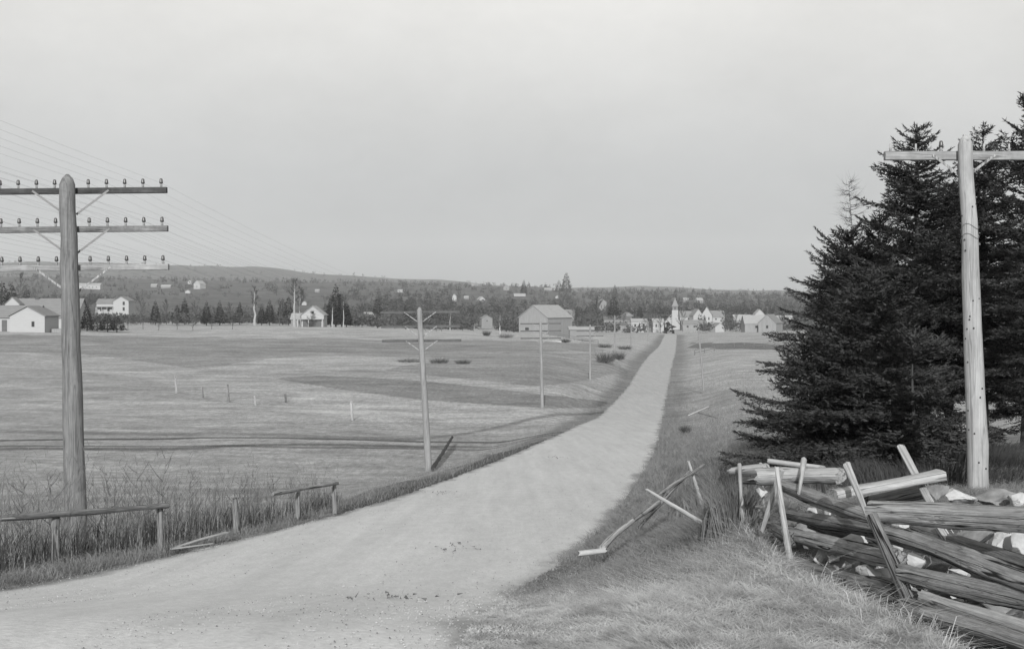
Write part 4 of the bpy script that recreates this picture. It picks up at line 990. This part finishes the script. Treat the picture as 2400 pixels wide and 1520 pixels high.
o = log('shadow_log', at(1013, 1098, 45.6), at(1060, 1024, 56.5), .085, .06, M['raildark'], None, 655); o.data.materials[0] = M['barkd']; tag(o, 'dark log added along the shadow of the second pole on the bank', 'shadow_log')  # added log standing in for the cast shadow of the second pole
# left roadside guard rail
g = thing('guard_rail', 'low wooden guard rail with dark top log, foot of the big left pole', 'fence', at(200, 1300, 15))
log('rail', at(-160, 1228, 13.2), at(395, 1184, 15.4), .042, .034, M['raildark'], g, 701, rough=.08)
log('post', at(130, 1345, 14.35), at(132, 1207, 14.35), .05, .05, M['rail'], g, 702, rough=.06)
log('post', at(380, 1300, 15.4), at(374, 1188, 15.4), .048, .042, M['rail'], g, 703, rough=.06)
log('plank', at(-120, 1225, 13.0), at(35, 1213, 13.6), .03, .03, M['railpale'], g, 704, flat=.3)
g = thing('guard_rail', 'further broken guard rail section with one sloping rail in the weeds', 'fence', at(750, 1200, 20.5))
log('rail', at(636, 1156, 18.9), at(792, 1131, 21), .035, .03, M['rail'], g, 711, rough=.08)
log('post', at(786, 1205, 21), at(784, 1134, 21), .045, .04, M['rail'], g, 712)
log('post', at(700, 1215, 19.8), at(698, 1150, 19.8), .045, .04, M['rail'], g, 713)
log('post', at(556, 1250, 18), at(550, 1166, 18), .05, .045, M['rail'], g, 714)
for i, (a_, b_, rr, lb) in enumerate([((405,1284,15.2),(532,1246,16.6),.035,'pale plank slanting among the weeds past the guard rail post'),
                                   ((400,1286,15.0),(500,1272,15.6),.028,'shorter plank flat on the road edge by the guard rail post')]):
    o = log('plank', at(*a_), at(*b_), rr, rr, M['railpale'], None, 720+i, flat=.35, square=.6); tag(o, lb, 'plank')
# line of old posts across the left field
for i, (px, base, top, lb, mt) in enumerate([
 (411,921,880,'leftmost tall pale post of the old line across the field','railpale'),(473,932,906,'faint short post right of the leftmost field post','rail'),
 (533,941,900,'tall grey post third along the field line','rail'),(597,950,926,'low post near the middle of the field line','railpale'),
 (668,943,922,'dark short post before the wide gap in the field line','raildark'),(823,984,938,'bright lone post nearest the road in the field','railpale')]):
    # depth where the ground meets this sight line
    yy = np.linspace(60, 170, 400); zz = ground((px-CX)/F_PX*yy, yy); pj = HY - F_PX*zz/yy; k = np.argmin(np.abs(pj-base)); Y = float(yy[k])
    o = log('fence_post', at(px+3, base+3, Y), at(px, top, Y), .10, .085, M[mt], None, 740+i, n=6, sides=8); tag(o, lb, 'post', 'old posts across the left field')

# ------------------------------------------------------------------ stones
def stone(px, py, Y, wpx, hpx, seed, label, mat='stone', depth=1.0, sink=0):
    r = np.random.default_rng(seed); import bmesh
    bm = bmesh.new(); bmesh.ops.create_icosphere(bm, subdivisions=4, radius=1)
    W_ = wpx/F_PX*Y/2; H_ = hpx/F_PX*Y/2; pl = nrm(r.normal(0, 1, (12, 3))); dd = r.uniform(.38, .66, 12)
    for v in bm.verts:
        p = np.array(v.co)
        for a_, d_ in zip(pl, dd):
            k = p @ a_
            if k > d_: p = p - a_*(k-d_)*.98
        p = p*(1 + .05*math.sin(p[0]*9+seed) + .04*math.sin(p[1]*11+p[2]*7))
        p = p + r.normal(0, .012, 3); v.co = (p[0]*W_*1.18, p[1]*W_*depth*1.1, p[2]*H_*1.2)
    me = bpy.data.meshes.new('stone'); bm.to_mesh(me); bm.free(); me.polygons.foreach_set('use_smooth', [True]*len(me.polygons)); me.materials.append(M[mat])
    o = link('stone', me, None, at(px, py, Y)); o.rotation_euler = (0, r.uniform(-.3, .3), r.uniform(0, 1)); md = o.modifiers.new('edge', 'EDGE_SPLIT'); md.split_angle = R(28)
    return tag(o, label, 'stone', 'stones of the rubble wall behind the rail fence')
for i, a in enumerate([
 (1784,1152,11.4,34,30,'squarish white stone under the top rail, left of the crossed stakes','stone'),
 (1783,1190,11.2,26,18,'small round white stone seen left of the crossed stakes','stone'),
 (1748,1150,11.9,10,18,'sliver of white stone just right of the leftmost stake','stone'),
 (1858,1186,10.9,22,30,'narrow ribbed pale stone between the stakes and the sloping rail','stone'),
 (1914,1196,10.7,38,36,'blocky pale stone beneath the sloping grey rail','stone'),
 (1853,1226,10.6,26,34,'pale upright stone beside the foot of the second crossed stake','stone'),(1941,1207,10.4,20,30,'pale narrow stone touching the right of the blocky stone','stone'),
 (1925,1300,9.3,36,36,'white block stone low between the two bottom rails','stone'),
 (1950,1310,9.0,30,34,'white stone touching the right of the low block stone','stone'),
 (1983,1325,8.8,30,26,'pale stone ending the low white row between the bottom rails','stone'),
 (1995,1268,9.3,110,36,'long flat pale stone between the middle rails','stone'),
 (2045,1345,8.3,90,36,'broad pale stone resting at the foot of the dark stake','stone'),
 (2240,1160,9.7,86,44,'smooth wedge shaped boulder beside the foot of the pale pole','stone'),
 (2195,1152,9.6,52,52,'dark rounded boulder under the raised end of the plank','stonedark'),
 (2110,1232,8.8,70,34,'white wedge stone right under the thickest log','stone'),
 (2175,1246,8.7,90,44,'grey split stone under the middle of the thickest log','stonedark'),
 (2270,1262,8.4,130,66,'large rough boulder framed between thick log and sloping rail','stonedark'),
 (2345,1275,8.1,66,90,'tall pale cracked slab at the right under the thickest log','stone'),
 (2400,1272,7.9,70,100,'white slab cut by the right edge of the picture','stone'),
 (2135,1308,8.2,60,44,'bright triangular stone between the dark stake and sloping rail','stone'),
 (2190,1385,7.5,80,44,'bright flat stone below the third rail from the bottom','stone'),
 (2250,1342,7.7,70,30,'pale flat stone half under the sloping heavy rail','stone'),
 (2345,1415,7.2,190,80,'wide mottled boulder low at the right edge','stonedark'),
 (2060,1300,8.9,70,60,'big dark stone behind the dark leaning stake','stonedark'),(1900,1270,9.9,80,50,'dark broad stone low behind the left middle rails','stonedark'),(1990,1220,9.9,90,60,'dark broad stone behind the left end of the tilted plank','stonedark'),
 (2330,1165,10.6,120,44,'flat rubble stones at the foot of the pale pole','stonedark'),
 (2385,1172,10.2,70,40,'pale rubble stone right of the pale pole foot','stone'),
 (1716,1240,11.9,26,16,'small stone in the brush at the left end of the fence','stone'),
 (1704,1250,11.9,14,10,'pebble sized white stone left of the fence end','stone')]):
    stone(*a[:5], 800+i, a[5], a[6])

r_ = random.Random(90)
for k in range(34):
    px = r_.uniform(1840, 2420); fy_ = float(np.interp(px, [1700, 1855, 2133, 2420], [12.0, 9.3, 7.35, 6.0])) + r_.uniform(.5, 2.3)
    sz_ = r_.uniform(.12, .30); x_ = xa(px, fy_); z_ = gz(x_, fy_) + r_.uniform(.02, .28)
    stone(px, HY - F_PX*z_/fy_, fy_, sz_/fy_*F_PX, sz_*r_.uniform(.45, .8)/fy_*F_PX, 860+k, '%s %s stone in the rubble %s' % ('larger' if sz_ > .25 else 'smaller', 'pale broken' if k % 2 else 'dark lichened', 'between the left stakes and the sloping rail' if px < 1960 else 'under the left end of the tilted plank' if px < 2060 else 'beneath the left half of the thickest log' if px < 2180 else 'beneath the middle of the thickest log' if px < 2300 else 'at the right edge of the picture'), 'stone' if k % 2 else 'stonedark')
# ------------------------------------------------------------------ houses
def house_block(root, w_, d, wh, rh, axis, wall, roof, over=.3, x=0, y=0, sink=1.5, wins=(), chim=None, door=None):
    """gabled block centred on x,y; axis 'x' ridge along x, 'y' gable faces the front"""
    mb = MB(); X0, X1, Y0, Y1 = x-w_/2, x+w_/2, y-d/2, y+d/2
    if axis == 'y':
        pts = [(X0,Y0,-sink),(X1,Y0,-sink),(X1,Y1,-sink),(X0,Y1,-sink),(X0,Y0,wh),(X1,Y0,wh),(X1,Y1,wh),(X0,Y1,wh),(x,Y0,rh),(x,Y1,rh)]
        fs = ((0,1,5,8,4),(2,3,7,9,6),(1,2,6,5),(3,0,4,7),(0,3,2,1),(4,8,9,7),(5,6,9,8))
    else:
        pts = [(X0,Y0,-sink),(X1,Y0,-sink),(X1,Y1,-sink),(X0,Y1,-sink),(X0,Y0,wh),(X1,Y0,wh),(X1,Y1,wh),(X0,Y1,wh),(X0,y,rh),(X1,y,rh)]
        fs = ((0,1,5,4),(2,3,7,6),(1,2,6,9,5),(3,0,4,8,7),(0,3,2,1),(4,5,9,8),(6,7,8,9))
    mb.poly(pts, fs); wo = mb.build('wall', wall, root)
    rb = MB(); th = .14
    for s in (-1, 1):
        if axis == 'y':
            sl_ = (rh-wh)/(w_/2); ex = w_/2+over
            a_ = [(x, Y0-over, rh+.03), (x+s*ex, Y0-over, rh+.03-sl_*ex), (x+s*ex, Y1+over, rh+.03-sl_*ex), (x, Y1+over, rh+.03)]
        else:
            sl_ = (rh-wh)/(d/2); ex = d/2+over
            a_ = [(X0-over, y, rh+.03), (X0-over, y+s*ex, rh+.03-sl_*ex), (X1+over, y+s*ex, rh+.03-sl_*ex), (X1+over, y, rh+.03)]
        top = [(p[0], p[1], p[2]+th) for p in a_]
        rb.poly(a_+top, ((0,1,2,3),(7,6,5,4),(0,4,5,1),(1,5,6,2),(2,6,7,3),(3,7,4,0)))
    ro = rb.build('roof', roof, root)
    for f, u, z, ww, hh in wins:
        q = MB(); fr = MB(); e_ = .08
        if f == 'f': q.box((x+u-ww/2, Y0-.03, z), (x+u+ww/2, Y0+.02, z+hh)); fr.box((x+u-ww/2-e_, Y0-.015, z-e_), (x+u+ww/2+e_, Y0+.01, z+hh+e_))
        elif f == 'r': q.box((X1-.02, y+u-ww/2, z), (X1+.03, y+u+ww/2, z+hh)); fr.box((X1-.01, y+u-ww/2-e_, z-e_), (X1+.015, y+u+ww/2+e_, z+hh+e_))
        else: q.box((X0-.03, y+u-ww/2, z), (X0+.02, y+u+ww/2, z+hh)); fr.box((X0-.015, y+u-ww/2-e_, z-e_), (X0+.01, y+u+ww/2+e_, z+hh+e_))
        wn_ = q.build('window', M['glass'], wo); fr.build('frame', M['white'] if wall != M['boards'] else M['boards'], wn_)
    if door:
        u, ww, hh = door; q = MB(); q.box((x+u-ww/2, Y0-.05, -.2), (x+u+ww/2, Y0+.02, hh)); q.build('door', M['roofdark'], wo)
    if chim:
        u, v, ch = chim; q = MB(); q.box((x+u-.4, y+v-.35, rh-1.0), (x+u+.4, y+v+.35, rh+ch)); q.box((x+u-.48, y+v-.43, rh+ch), (x+u+.48, y+v+.43, rh+ch+.12)); q.build('chimney', M['brick'], ro)
    return wo
def house(name, label, px, base, Y, rz=0.0, cat='house', group=None):
    return thing(name, label, cat, at(px, base, Y), rz, group)
W = M['white']
h = house('house', 'white low house with dark doorway and front gable at the left edge', 84, 776, 230)
house_block(h, 15, 6.5, 2.75, 4.85, 'x', W, M['roofmid'], x=-7.2, y=2.2, door=(.0+1.6, 1.0, 2.2), wins=[('f', -2.5, .9, .9, 1.3)], chim=None)
house_block(h, 6.6, 7.0, 3.0, 4.75, 'y', W, M['roofmid'], x=0, y=-.6, wins=[('f', 1.1, .95, .55, 1.0)])
mb = MB(); mb.box((3.6, -1.5, -1), (7.6, 3, .5)); mb.build('lean_to', M['boards'], h)
h = house('farmhouse', 'long roofed white farmhouse behind the gabled house and the big pole', 116, 774, 252)
house_block(h, 14.2, 8, 2.9, 6.6, 'x', W, M['roofmid'], chim=(-2.5, 0, .2), wins=[('f', 0.6, 1.0, 1.1, 1.5), ('f', 4.6, 1.0, 1, 1.5), ('f', -4, 1, 1, 1.5)], door=(2.6, 1, 2.1))
house_block(h, 3.0, 2, 5.5, 6.9, 'y', W, M['roofmid'], x=-6.2, y=-3.0, over=.15, sink=-3)
h = house('farmhouse', 'white two storey farmhouse with a veranda wing on the left slope', 272, 732, 520)
house_block(h, 6.6, 9, 5.0, 6.9, 'y', W, M['roofmid'], x=3.6, y=0, wins=[('f', 1.2, 3.2, .9, 1.5), ('f', 1.2, .8, .9, 1.5)])
house_block(h, 8.0, 6, 4.0, 5.8, 'x', W, M['roofmid'], x=-3.8, y=1.0, wins=[('f', -2, .6, 1, 1.6), ('f', 1.2, .6, 1, 1.6)], chim=(-1, 0, 1.3))
mb = MB(); mb.box((-7.6, -4.2, 2.3), (0.3, -2.0, 2.55)); mb.build('veranda', M['roofdark'], h)
for k in range(4): mb = MB(); mb.box((-7.5+k*2.4, -4.1, -1), (-7.3+k*2.4, -3.9, 2.3)); mb.build('post', W, h)
h = house('cottage', 'white gabled cottage with an open dark porch beside the evergreen cluster', 737, 763, 335)
house_block(h, 6.2, 6, 3.1, 5.5, 'y', W, M['rooflight'], wins=[('f', 0, 3.3, .7, .8)])
mb = MB(); mb.box((-2.7, -3.16, -.6), (2.4, -3.03, 1.75)); mb.build('porch_shade_panel', M['roofdark'], h)  # dark panel coloured as the shade inside the open porch
mb = MB(); mb.box((-4.2, -3.9, 1.75), (3.2, -3.0, 1.95)); mb.build('porch_roof', M['rooflight'], h)
for k in (-4.0, -1.0, 2.85): mb = MB(); mb.box((k-.13, -3.85, -1), (k+.13, -3.6, 1.75)); mb.build('post', W, h)
house_block(h, 3.6, 5, 1.9, 3.4, 'x', M['cream'], M['rooflight'], x=-4.4, y=.6)
h = house('barn', 'large grey board barn with a pale roof beside the pole line', 1262, 780, 326, R(-35), 'barn')
house_block(h, 9.4, 12.4, 4.25, 7.5, 'y', M['boards'], M['rooflight'], x=0, y=3.6, over=.25, wins=[('f', -2.0, .8, 1.2, .7)])
h = house('shed', 'low pale shed against the right of the large barn', 1362, 782, 322, 0, 'shed')
house_block(h, 6.4, 4, 1.2, 1.9, 'x', M['cream'], M['rooflight'])
h = house('church', 'white church with a pointed steeple at the end of the road', 1576, 772, 640, R(-6), 'church')
house_block(h, 8.2, 14, 4.2, 8.4, 'y', W, M['rooflight'], x=0, y=4, wins=[('f', -2.4, 1.2, .8, 1.9), ('f', 2.4, 1.2, .8, 1.9)], door=(0, 1.3, 2.3))
mb = MB(); mb.box((-.4, -5.6, -1), (2.9, -2.4, 10.4)); tw_ = mb.build('tower', W, h)
mb = MB(); mb.box((-.1, -5.3, 10.4), (2.6, -2.7, 12.4)); mb.build('belfry', M['cream'], tw_)
mb = MB(); mb.box((.6, -5.36, 10.7), (1.9, -5.27, 12.1)); mb.build('belfry_shade_panel', M['roofdark'], tw_)  # dark panel painted for the shade in the open belfry stage
mb = MB(); mb.poly([(-.5,-5.7,12.4),(3.0,-5.7,12.4),(3.0,-2.3,12.4),(-.5,-2.3,12.4),(1.25,-4,17.0)], ((0,3,2,1),(0,1,4),(1,2,4),(2,3,4),(3,0,4))); mb.build('spire', M['cream'], tw_)
VIL = [ # name,label,px,base,Y,rz,w,d,wh,rh,axis,wall,roof,wins
 ('house','white village house just left of the church',1541,771,600,0,5.5,7,3.6,5.3,'x',W,'rooflight',2),
 ('store','wide white village building second left from the church',1497,770,600,0,8,7,3.6,5.0,'x',W,'rooflight',3),
 ('store','long low pale building behind the fifth pole',1446,760,620,0,14,7,2.6,4.2,'x',M['cream'],'roofdark',4),
 ('shed','long pale shed in front of the low white village building',1440,770,560,0,11,5,1.7,2.6,'x',M['cream'],'roofdark',2),
 ('house','small pale house among bare trees left of the church',1470,752,700,.2,6,6,3,5,'y',M['cream'],'roofmid',1),
 ('house','grey roofed house immediately right of the church',1625,770,620,0,13,7,2.4,4.4,'x',M['boards'],'roofmid',3),
 ('house','house with a bright triangular gable right of the church',1632,752,700,.15,6,8,3.2,7.0,'y',W,'roofmid',1),
 ('house','long dark roof joined left of the bright triangular gable',1612,750,712,0,10,6,2,5.4,'x',W,'roofmid',1),
 ('house','steep white gabled house with attic window',1657,754,690,-.2,6,8,4,8.6,'y',W,'roofmid',2),
 ('house','long wing right of the steep gabled house',1676,752,700,0,10,6,2.4,6.0,'x',W,'roofmid',1),
 ('shed','small white gabled shed at the far field edge',1681,772,540,.3,4.5,5,1.4,3.0,'y',W,'roofmid',0),
 ('barn','grey barn with broad pale roof right of the village',1768,772,470,0,9,8,2.4,5.6,'x',M['boards'],'rooflight',1),
 ('barn','grey barn end gable joined to the broad roofed barn',1806,774,465,-.5,7,9,3.0,6.2,'y',M['boards'],'roofmid',1),
 ('house','small white dormered house above the far right barn',1778,742,620,0,4.5,6,1.5,3.8,'y',W,'rooflight',0),
 ('house','faint pale roofed house left of the far right barn',1738,760,560,0,8,6,2,4.5,'x',M['boards'],'rooflight',1),
 ('house','pale house at the far right beside the spruces',1835,762,620,0,9,7,3,5,'x',M['cream'],'rooflight',1),
 ('house','pale house hidden among trees right above the church',1607,706,1150,0,5,6,2.4,4,'x',M['cream'],'rooflight',1),
 ('house','pale double gabled house on the wooded slope right of the steeple',1638,708,1100,0.3,6,6,2.6,4.6,'x',M['cream'],'rooflight',2),
 ('house','tall pale house in trees above the fourth pole',1411,727,800,.1,5,6,6,8,'y',M['cream'],'roofmid',2),
 ('house','pale cottage in bare trees left of the forked tree',1139,757,600,.2,5.5,6,2.4,4,'y',M['cream'],'roofmid',1),
 ('shed','low pale roofed shed at the field edge right of the tall evergreens',862,748,450,-.5,4.0,5,1.0,2.6,'y',M['cream'],'rooflight',0),
 ('house','long white building with a row of fronts high behind the big pole',212,676,1300,0,24,8,4.5,6.5,'x',W,'rooflight',5),
 ('house','white gabled house high on the left hillside',468,676,1350,-.4,9,10,6,9.5,'y',W,'rooflight',1),
 ('shed','small white outbuilding left of the high gabled house',446,664,1500,0,5,5,3,5,'y',W,'rooflight',0),
 ('shed','small white shed below the high gabled house',441,686,1200,0,5,4,2,3.5,'y',W,'rooflight',0),
 ('house','low pale farm on the hillside above the lone evergreen',362,672,1400,0,7,6,2.6,4.2,'x',M['cream'],'rooflight',0),
 ('barn','pale long barn right of the low hillside farm',390,674,1380,0,11,6,2.2,4.2,'x',M['cream'],'rooflight',0),
 ('house','white house in the dark grove left of the second pole braces',938,684,1500,0,6,5,2.5,4,'x',W,'rooflight',0),
 ('house','bright narrow white gable at the right end of the dark grove',1065,704,1100,0,4,6,4.4,6.6,'y',W,'rooflight',0),
 ('house','white house left of the forked tree on the wooded slope',1127,706,1100,.4,6,6,2.6,5.0,'y',W,'rooflight',1),
 ('house','faint pale house between the two bright slope houses',1093,700,1150,0,4.5,5,2,3.4,'x',M['cream'],'rooflight',0),
 ('house','tall pale house near the ridge above the barn\'s left side',1187,679,1600,0,8,7,5,7.5,'y',M['cream'],'rooflight',1),
 ('barn','long pale roof on the slope above the barn',1218,693,1350,0,13,6,1.8,3.2,'x',W,'rooflight',0),
 ('house','pale low house on the skyline left of the ridge house',1112,668,1700,0,10,6,2,3.4,'x',M['cream'],'rooflight',0),
 ('house','pale house just left of the skyline evergreen',1285,680,1550,0,10,6,2.4,4,'x',M['cream'],'rooflight',1),
 ('house','white house right beneath the skyline evergreen',1303,679,1500,.3,5,5,2.6,4.4,'y',W,'rooflight',0),
 ('house','small white house on the slope directly above the barn ridge',1306,698,1250,0,4,4,2,3.2,'y',W,'rooflight',0),
 ('house','small pale house low in the trees right of the barn',1335,742,640,0,5,5,2.4,3.8,'x',M['cream'],'roofmid',1),
 ('house','tiny white house in the trees above the evergreen cluster',744,684,1400,0,5,5,2.5,4,'x',M['cream'],'rooflight',0),
 ('house','white speck of a cottage behind the porch cottage',714,714,900,0,3.6,4,1.8,3,'y',W,'rooflight',0),
]
HS = []
for nm, lb, px, base, Y, rz, w_, d, wh, rh, ax_, wall, roof, nw in VIL:
    if Y > 750:
        Y2 = snap(px, base, Y); k_ = Y2/Y; Y = Y2; w_ *= k_; d *= k_; wh *= k_; rh *= k_; base = HY - F_PX*gz(xa(px, Y), Y)/Y + 1
    HS.append((px, Y, w_/Y*F_PX))
    h = house(nm, lb, px, base, Y, rz, 'barn' if nm == 'barn' else ('shed' if nm == 'shed' else 'house'))
    wins = [('f', (-.5+(k+.5)/nw)*w_*.8, wh*.3, min(.9, w_*.12), wh*.38) for k in range(nw)]
    house_block(h, w_, d, wh, rh, ax_, wall, M[roof], wins=wins, sink=2.5, over=.25, chim=(w_*.25, 0, .8) if (ax_ == 'x' and nm == 'house' and Y < 800) else None)
# pale logs and rails in the far field
o = log('log', at(1224, 801, 255), at(1316, 802, 255), .45, .38, M['railpale'], None, 760); tag(o, 'long pale felled log lying in the field below the barn', 'log')
def farfence(label, pts, n, hgt=1.1, mat='raildark'):
    k = [at(*p) for p in pts]; root = thing('field_fence', label, 'fence', k[0])
    for i in range(n+1):
        t = i/n; p = k[0].lerp(k[-1], t); z = gz(p.x, p.y); mb = MB(); mb.tube([(0, 0, -.3), (0, 0, hgt)], [.09, .08], 6); mb.build('post', M[mat], root, Vector((p.x, p.y, z))-k[0])
    for q in (.45, .9):
        mb = MB(); mb.tube([Vector((k[0].lerp(k[-1], i/n).x, k[0].lerp(k[-1], i/n).y, gz(k[0].lerp(k[-1], i/n).x, k[0].lerp(k[-1], i/n).y)+hgt*q))-k[0] for i in range(n+1)], .06, 5); mb.build('rail', M[mat], root)
farfence('dark far fence in front of the barn and its shed', [(1270,786,300),(1402,790,300)], 7)
farfence('dark fence at the edge of the field behind the second pole', [(985,772,285),(1035,774,285)], 4)
farfence('low dark fence in the right field beyond the thin pole', [(1628,812,240),(1840,814,232)], 9)

# woodland on the hills and in the valley: countless trees, one object of each sort
def woodland(name, label, n, test, seed, hmin, hmax, mat, conif, tris, ymin=560):
    r = np.random.default_rng(seed)
    Y = 1/np.sqrt(r.uniform(1/4600**2, 1/ymin**2, n)); px = r.uniform(-150, 2550, n); X = (px-CX)/F_PX*Y
    k = test(px, Y, X, r)
    for hp, hy, hw_ in HS: k &= ~((np.abs(px-hp) < hw_*.6+2) & (Y > hy*.93) & (Y < hy*1.02))
    X, Y, px = X[k], Y[k], px[k]; Z = ground(X, Y); n = len(X)
    hh = r.uniform(hmin, hmax, n) * np.interp(Y, [500, 2000, 4600], [.8, 1.0, 1.5])
    m = tris; ii = np.repeat(np.arange(n), m)
    t = r.random(n*m); az = r.uniform(0, 6.28, n*m)
    if conif: t = 1-np.sqrt(t*.98); rad = .24*(1-t)*np.sqrt(r.uniform(.2, 1, n*m)); size = .26*(.4+.8*(1-t))
    else: t = .25+.6*t; rad = .36*np.sin(np.clip((t-.1)*3.3, 0, 3.14))*np.sqrt(r.random(n*m)); size = np.full(n*m, .22)
    B = np.stack([X[ii], Y[ii], Z[ii]], -1) + np.stack([rad*np.cos(az), rad*np.sin(az), t], -1)*hh[ii][:, None]
    D = nrm(np.stack([np.cos(az), np.sin(az), np.full(n*m, -.3 if conif else .5)], -1)+r.normal(0, .5, (n*m, 3)))
    V, T = tri_cloud(B, D, nrm(np.cross(D, r.normal(0, 1, (n*m, 3)))), size*hh[ii]*r.uniform(.6, 1.2, n*m), size*hh[ii]*.75)
    return tag(link(name, npmesh(name, V, T, None, mat)), label, 'woodland', kind='stuff')
CLEAR = [(0,700,700,690),(330,690,760,757),(450,686,640,694),(130,676,260,690),(0,716,700,757),(560,752,1000,766),(1100,688,1200,700)]
def clearing(px, Y, X):
    py = HY - F_PX*ground(X, Y, False)/Y; c = np.zeros(len(px), bool)
    for x0, y0, x1, y1 in CLEAR: c |= (px > x0) & (px < x1) & (py > min(y0, y1)) & (py < max(y0, y1))
    return c, py
def t_con(px, Y, X, r):
    c, py = clearing(px, Y, X); d = fbm(px/38, Y/170, 51, 3)*1.3
    dens = .35 + 2.2*d + .5*((px > 900) & (px < 1070) & (py < 735) & (py > 690)) + .55*((px > 1380) & (Y > 800) & (Y < 2600)) 
    dens = np.where(Y < 800, dens*.25*(px > 1000), dens)
    return (~c) & (r.random(len(px)) < dens*.8)
def t_dec(px, Y, X, r):
    c, py = clearing(px, Y, X); d = fbm(px/110, Y/260, 52, 3)
    dens = .30 + 2.4*d; dens = np.where((Y < 800) & (px < 1000), dens*.15, dens)
    dens = np.where((px > 1540) & (px < 1600) & (Y < 720), 0, dens)
    return (~(c & (r.random(len(px)) < .6))) & (r.random(len(px)) < dens) & (Y > 600)
M['wood_bare'] = gray('bare_woodland', 0.062, 1.0, 0.35, 0.03, (1, 1, 1), 5)
M['wood_con'] = gray('evergreen_woodland', 0.018, 1.0, 0.35, 0.05, (1, 1, 1), 5)
def t_val(px, Y, X, r):
    d = fbm(px/60, Y/90, 58, 3)
    return (Y > np.interp(px, [0, 330, 600, 1000, 1200, 1400], [380, 390, 400, 360, 360, 480])) & (Y < 900) & (np.abs(px-1576) > 60) & (r.random(len(px)) < np.where(px > 1200, .55, .30)+1.8*d)
woodland('thicket', 'grey leafless scrub and young trees in the hollow beyond the fields', 14000, t_val, 303, 2.2, 6.5, M['wood_bare'], False, 26, 370)
woodland('evergreen_woodland', 'dark evergreen woods over the far hillsides', 26000, t_con, 301, 6, 12, M['wood_con'], True, 26)
woodland('bare_woodland', 'grey leafless woods over the valley and far hills', 22000, t_dec, 302, 5, 9, M['wood_bare'], False, 26)

# ------------------------------------------------------------------ haze
mb = MB(); mb.box((-4800, -120, -30), (4800, 6300, 330)); hz = mb.build('haze', None)
hm = bpy.data.materials.new('haze'); hm.use_nodes = True; n = hm.node_tree; n.nodes.clear()
pv = n.nodes.new('ShaderNodeVolumePrincipled'); pv.inputs['Color'].default_value = (0.93, 0.95, 0.96, 1); pv.inputs['Density'].default_value = 0.00010
ou = n.nodes.new('ShaderNodeOutputMaterial'); n.links.new(pv.outputs[0], ou.inputs['Volume'])
hz.data.materials.clear(); hz.data.materials.append(hm)
tag(hz, 'thin pale haze over the valley and hills', 'haze', kind='stuff')
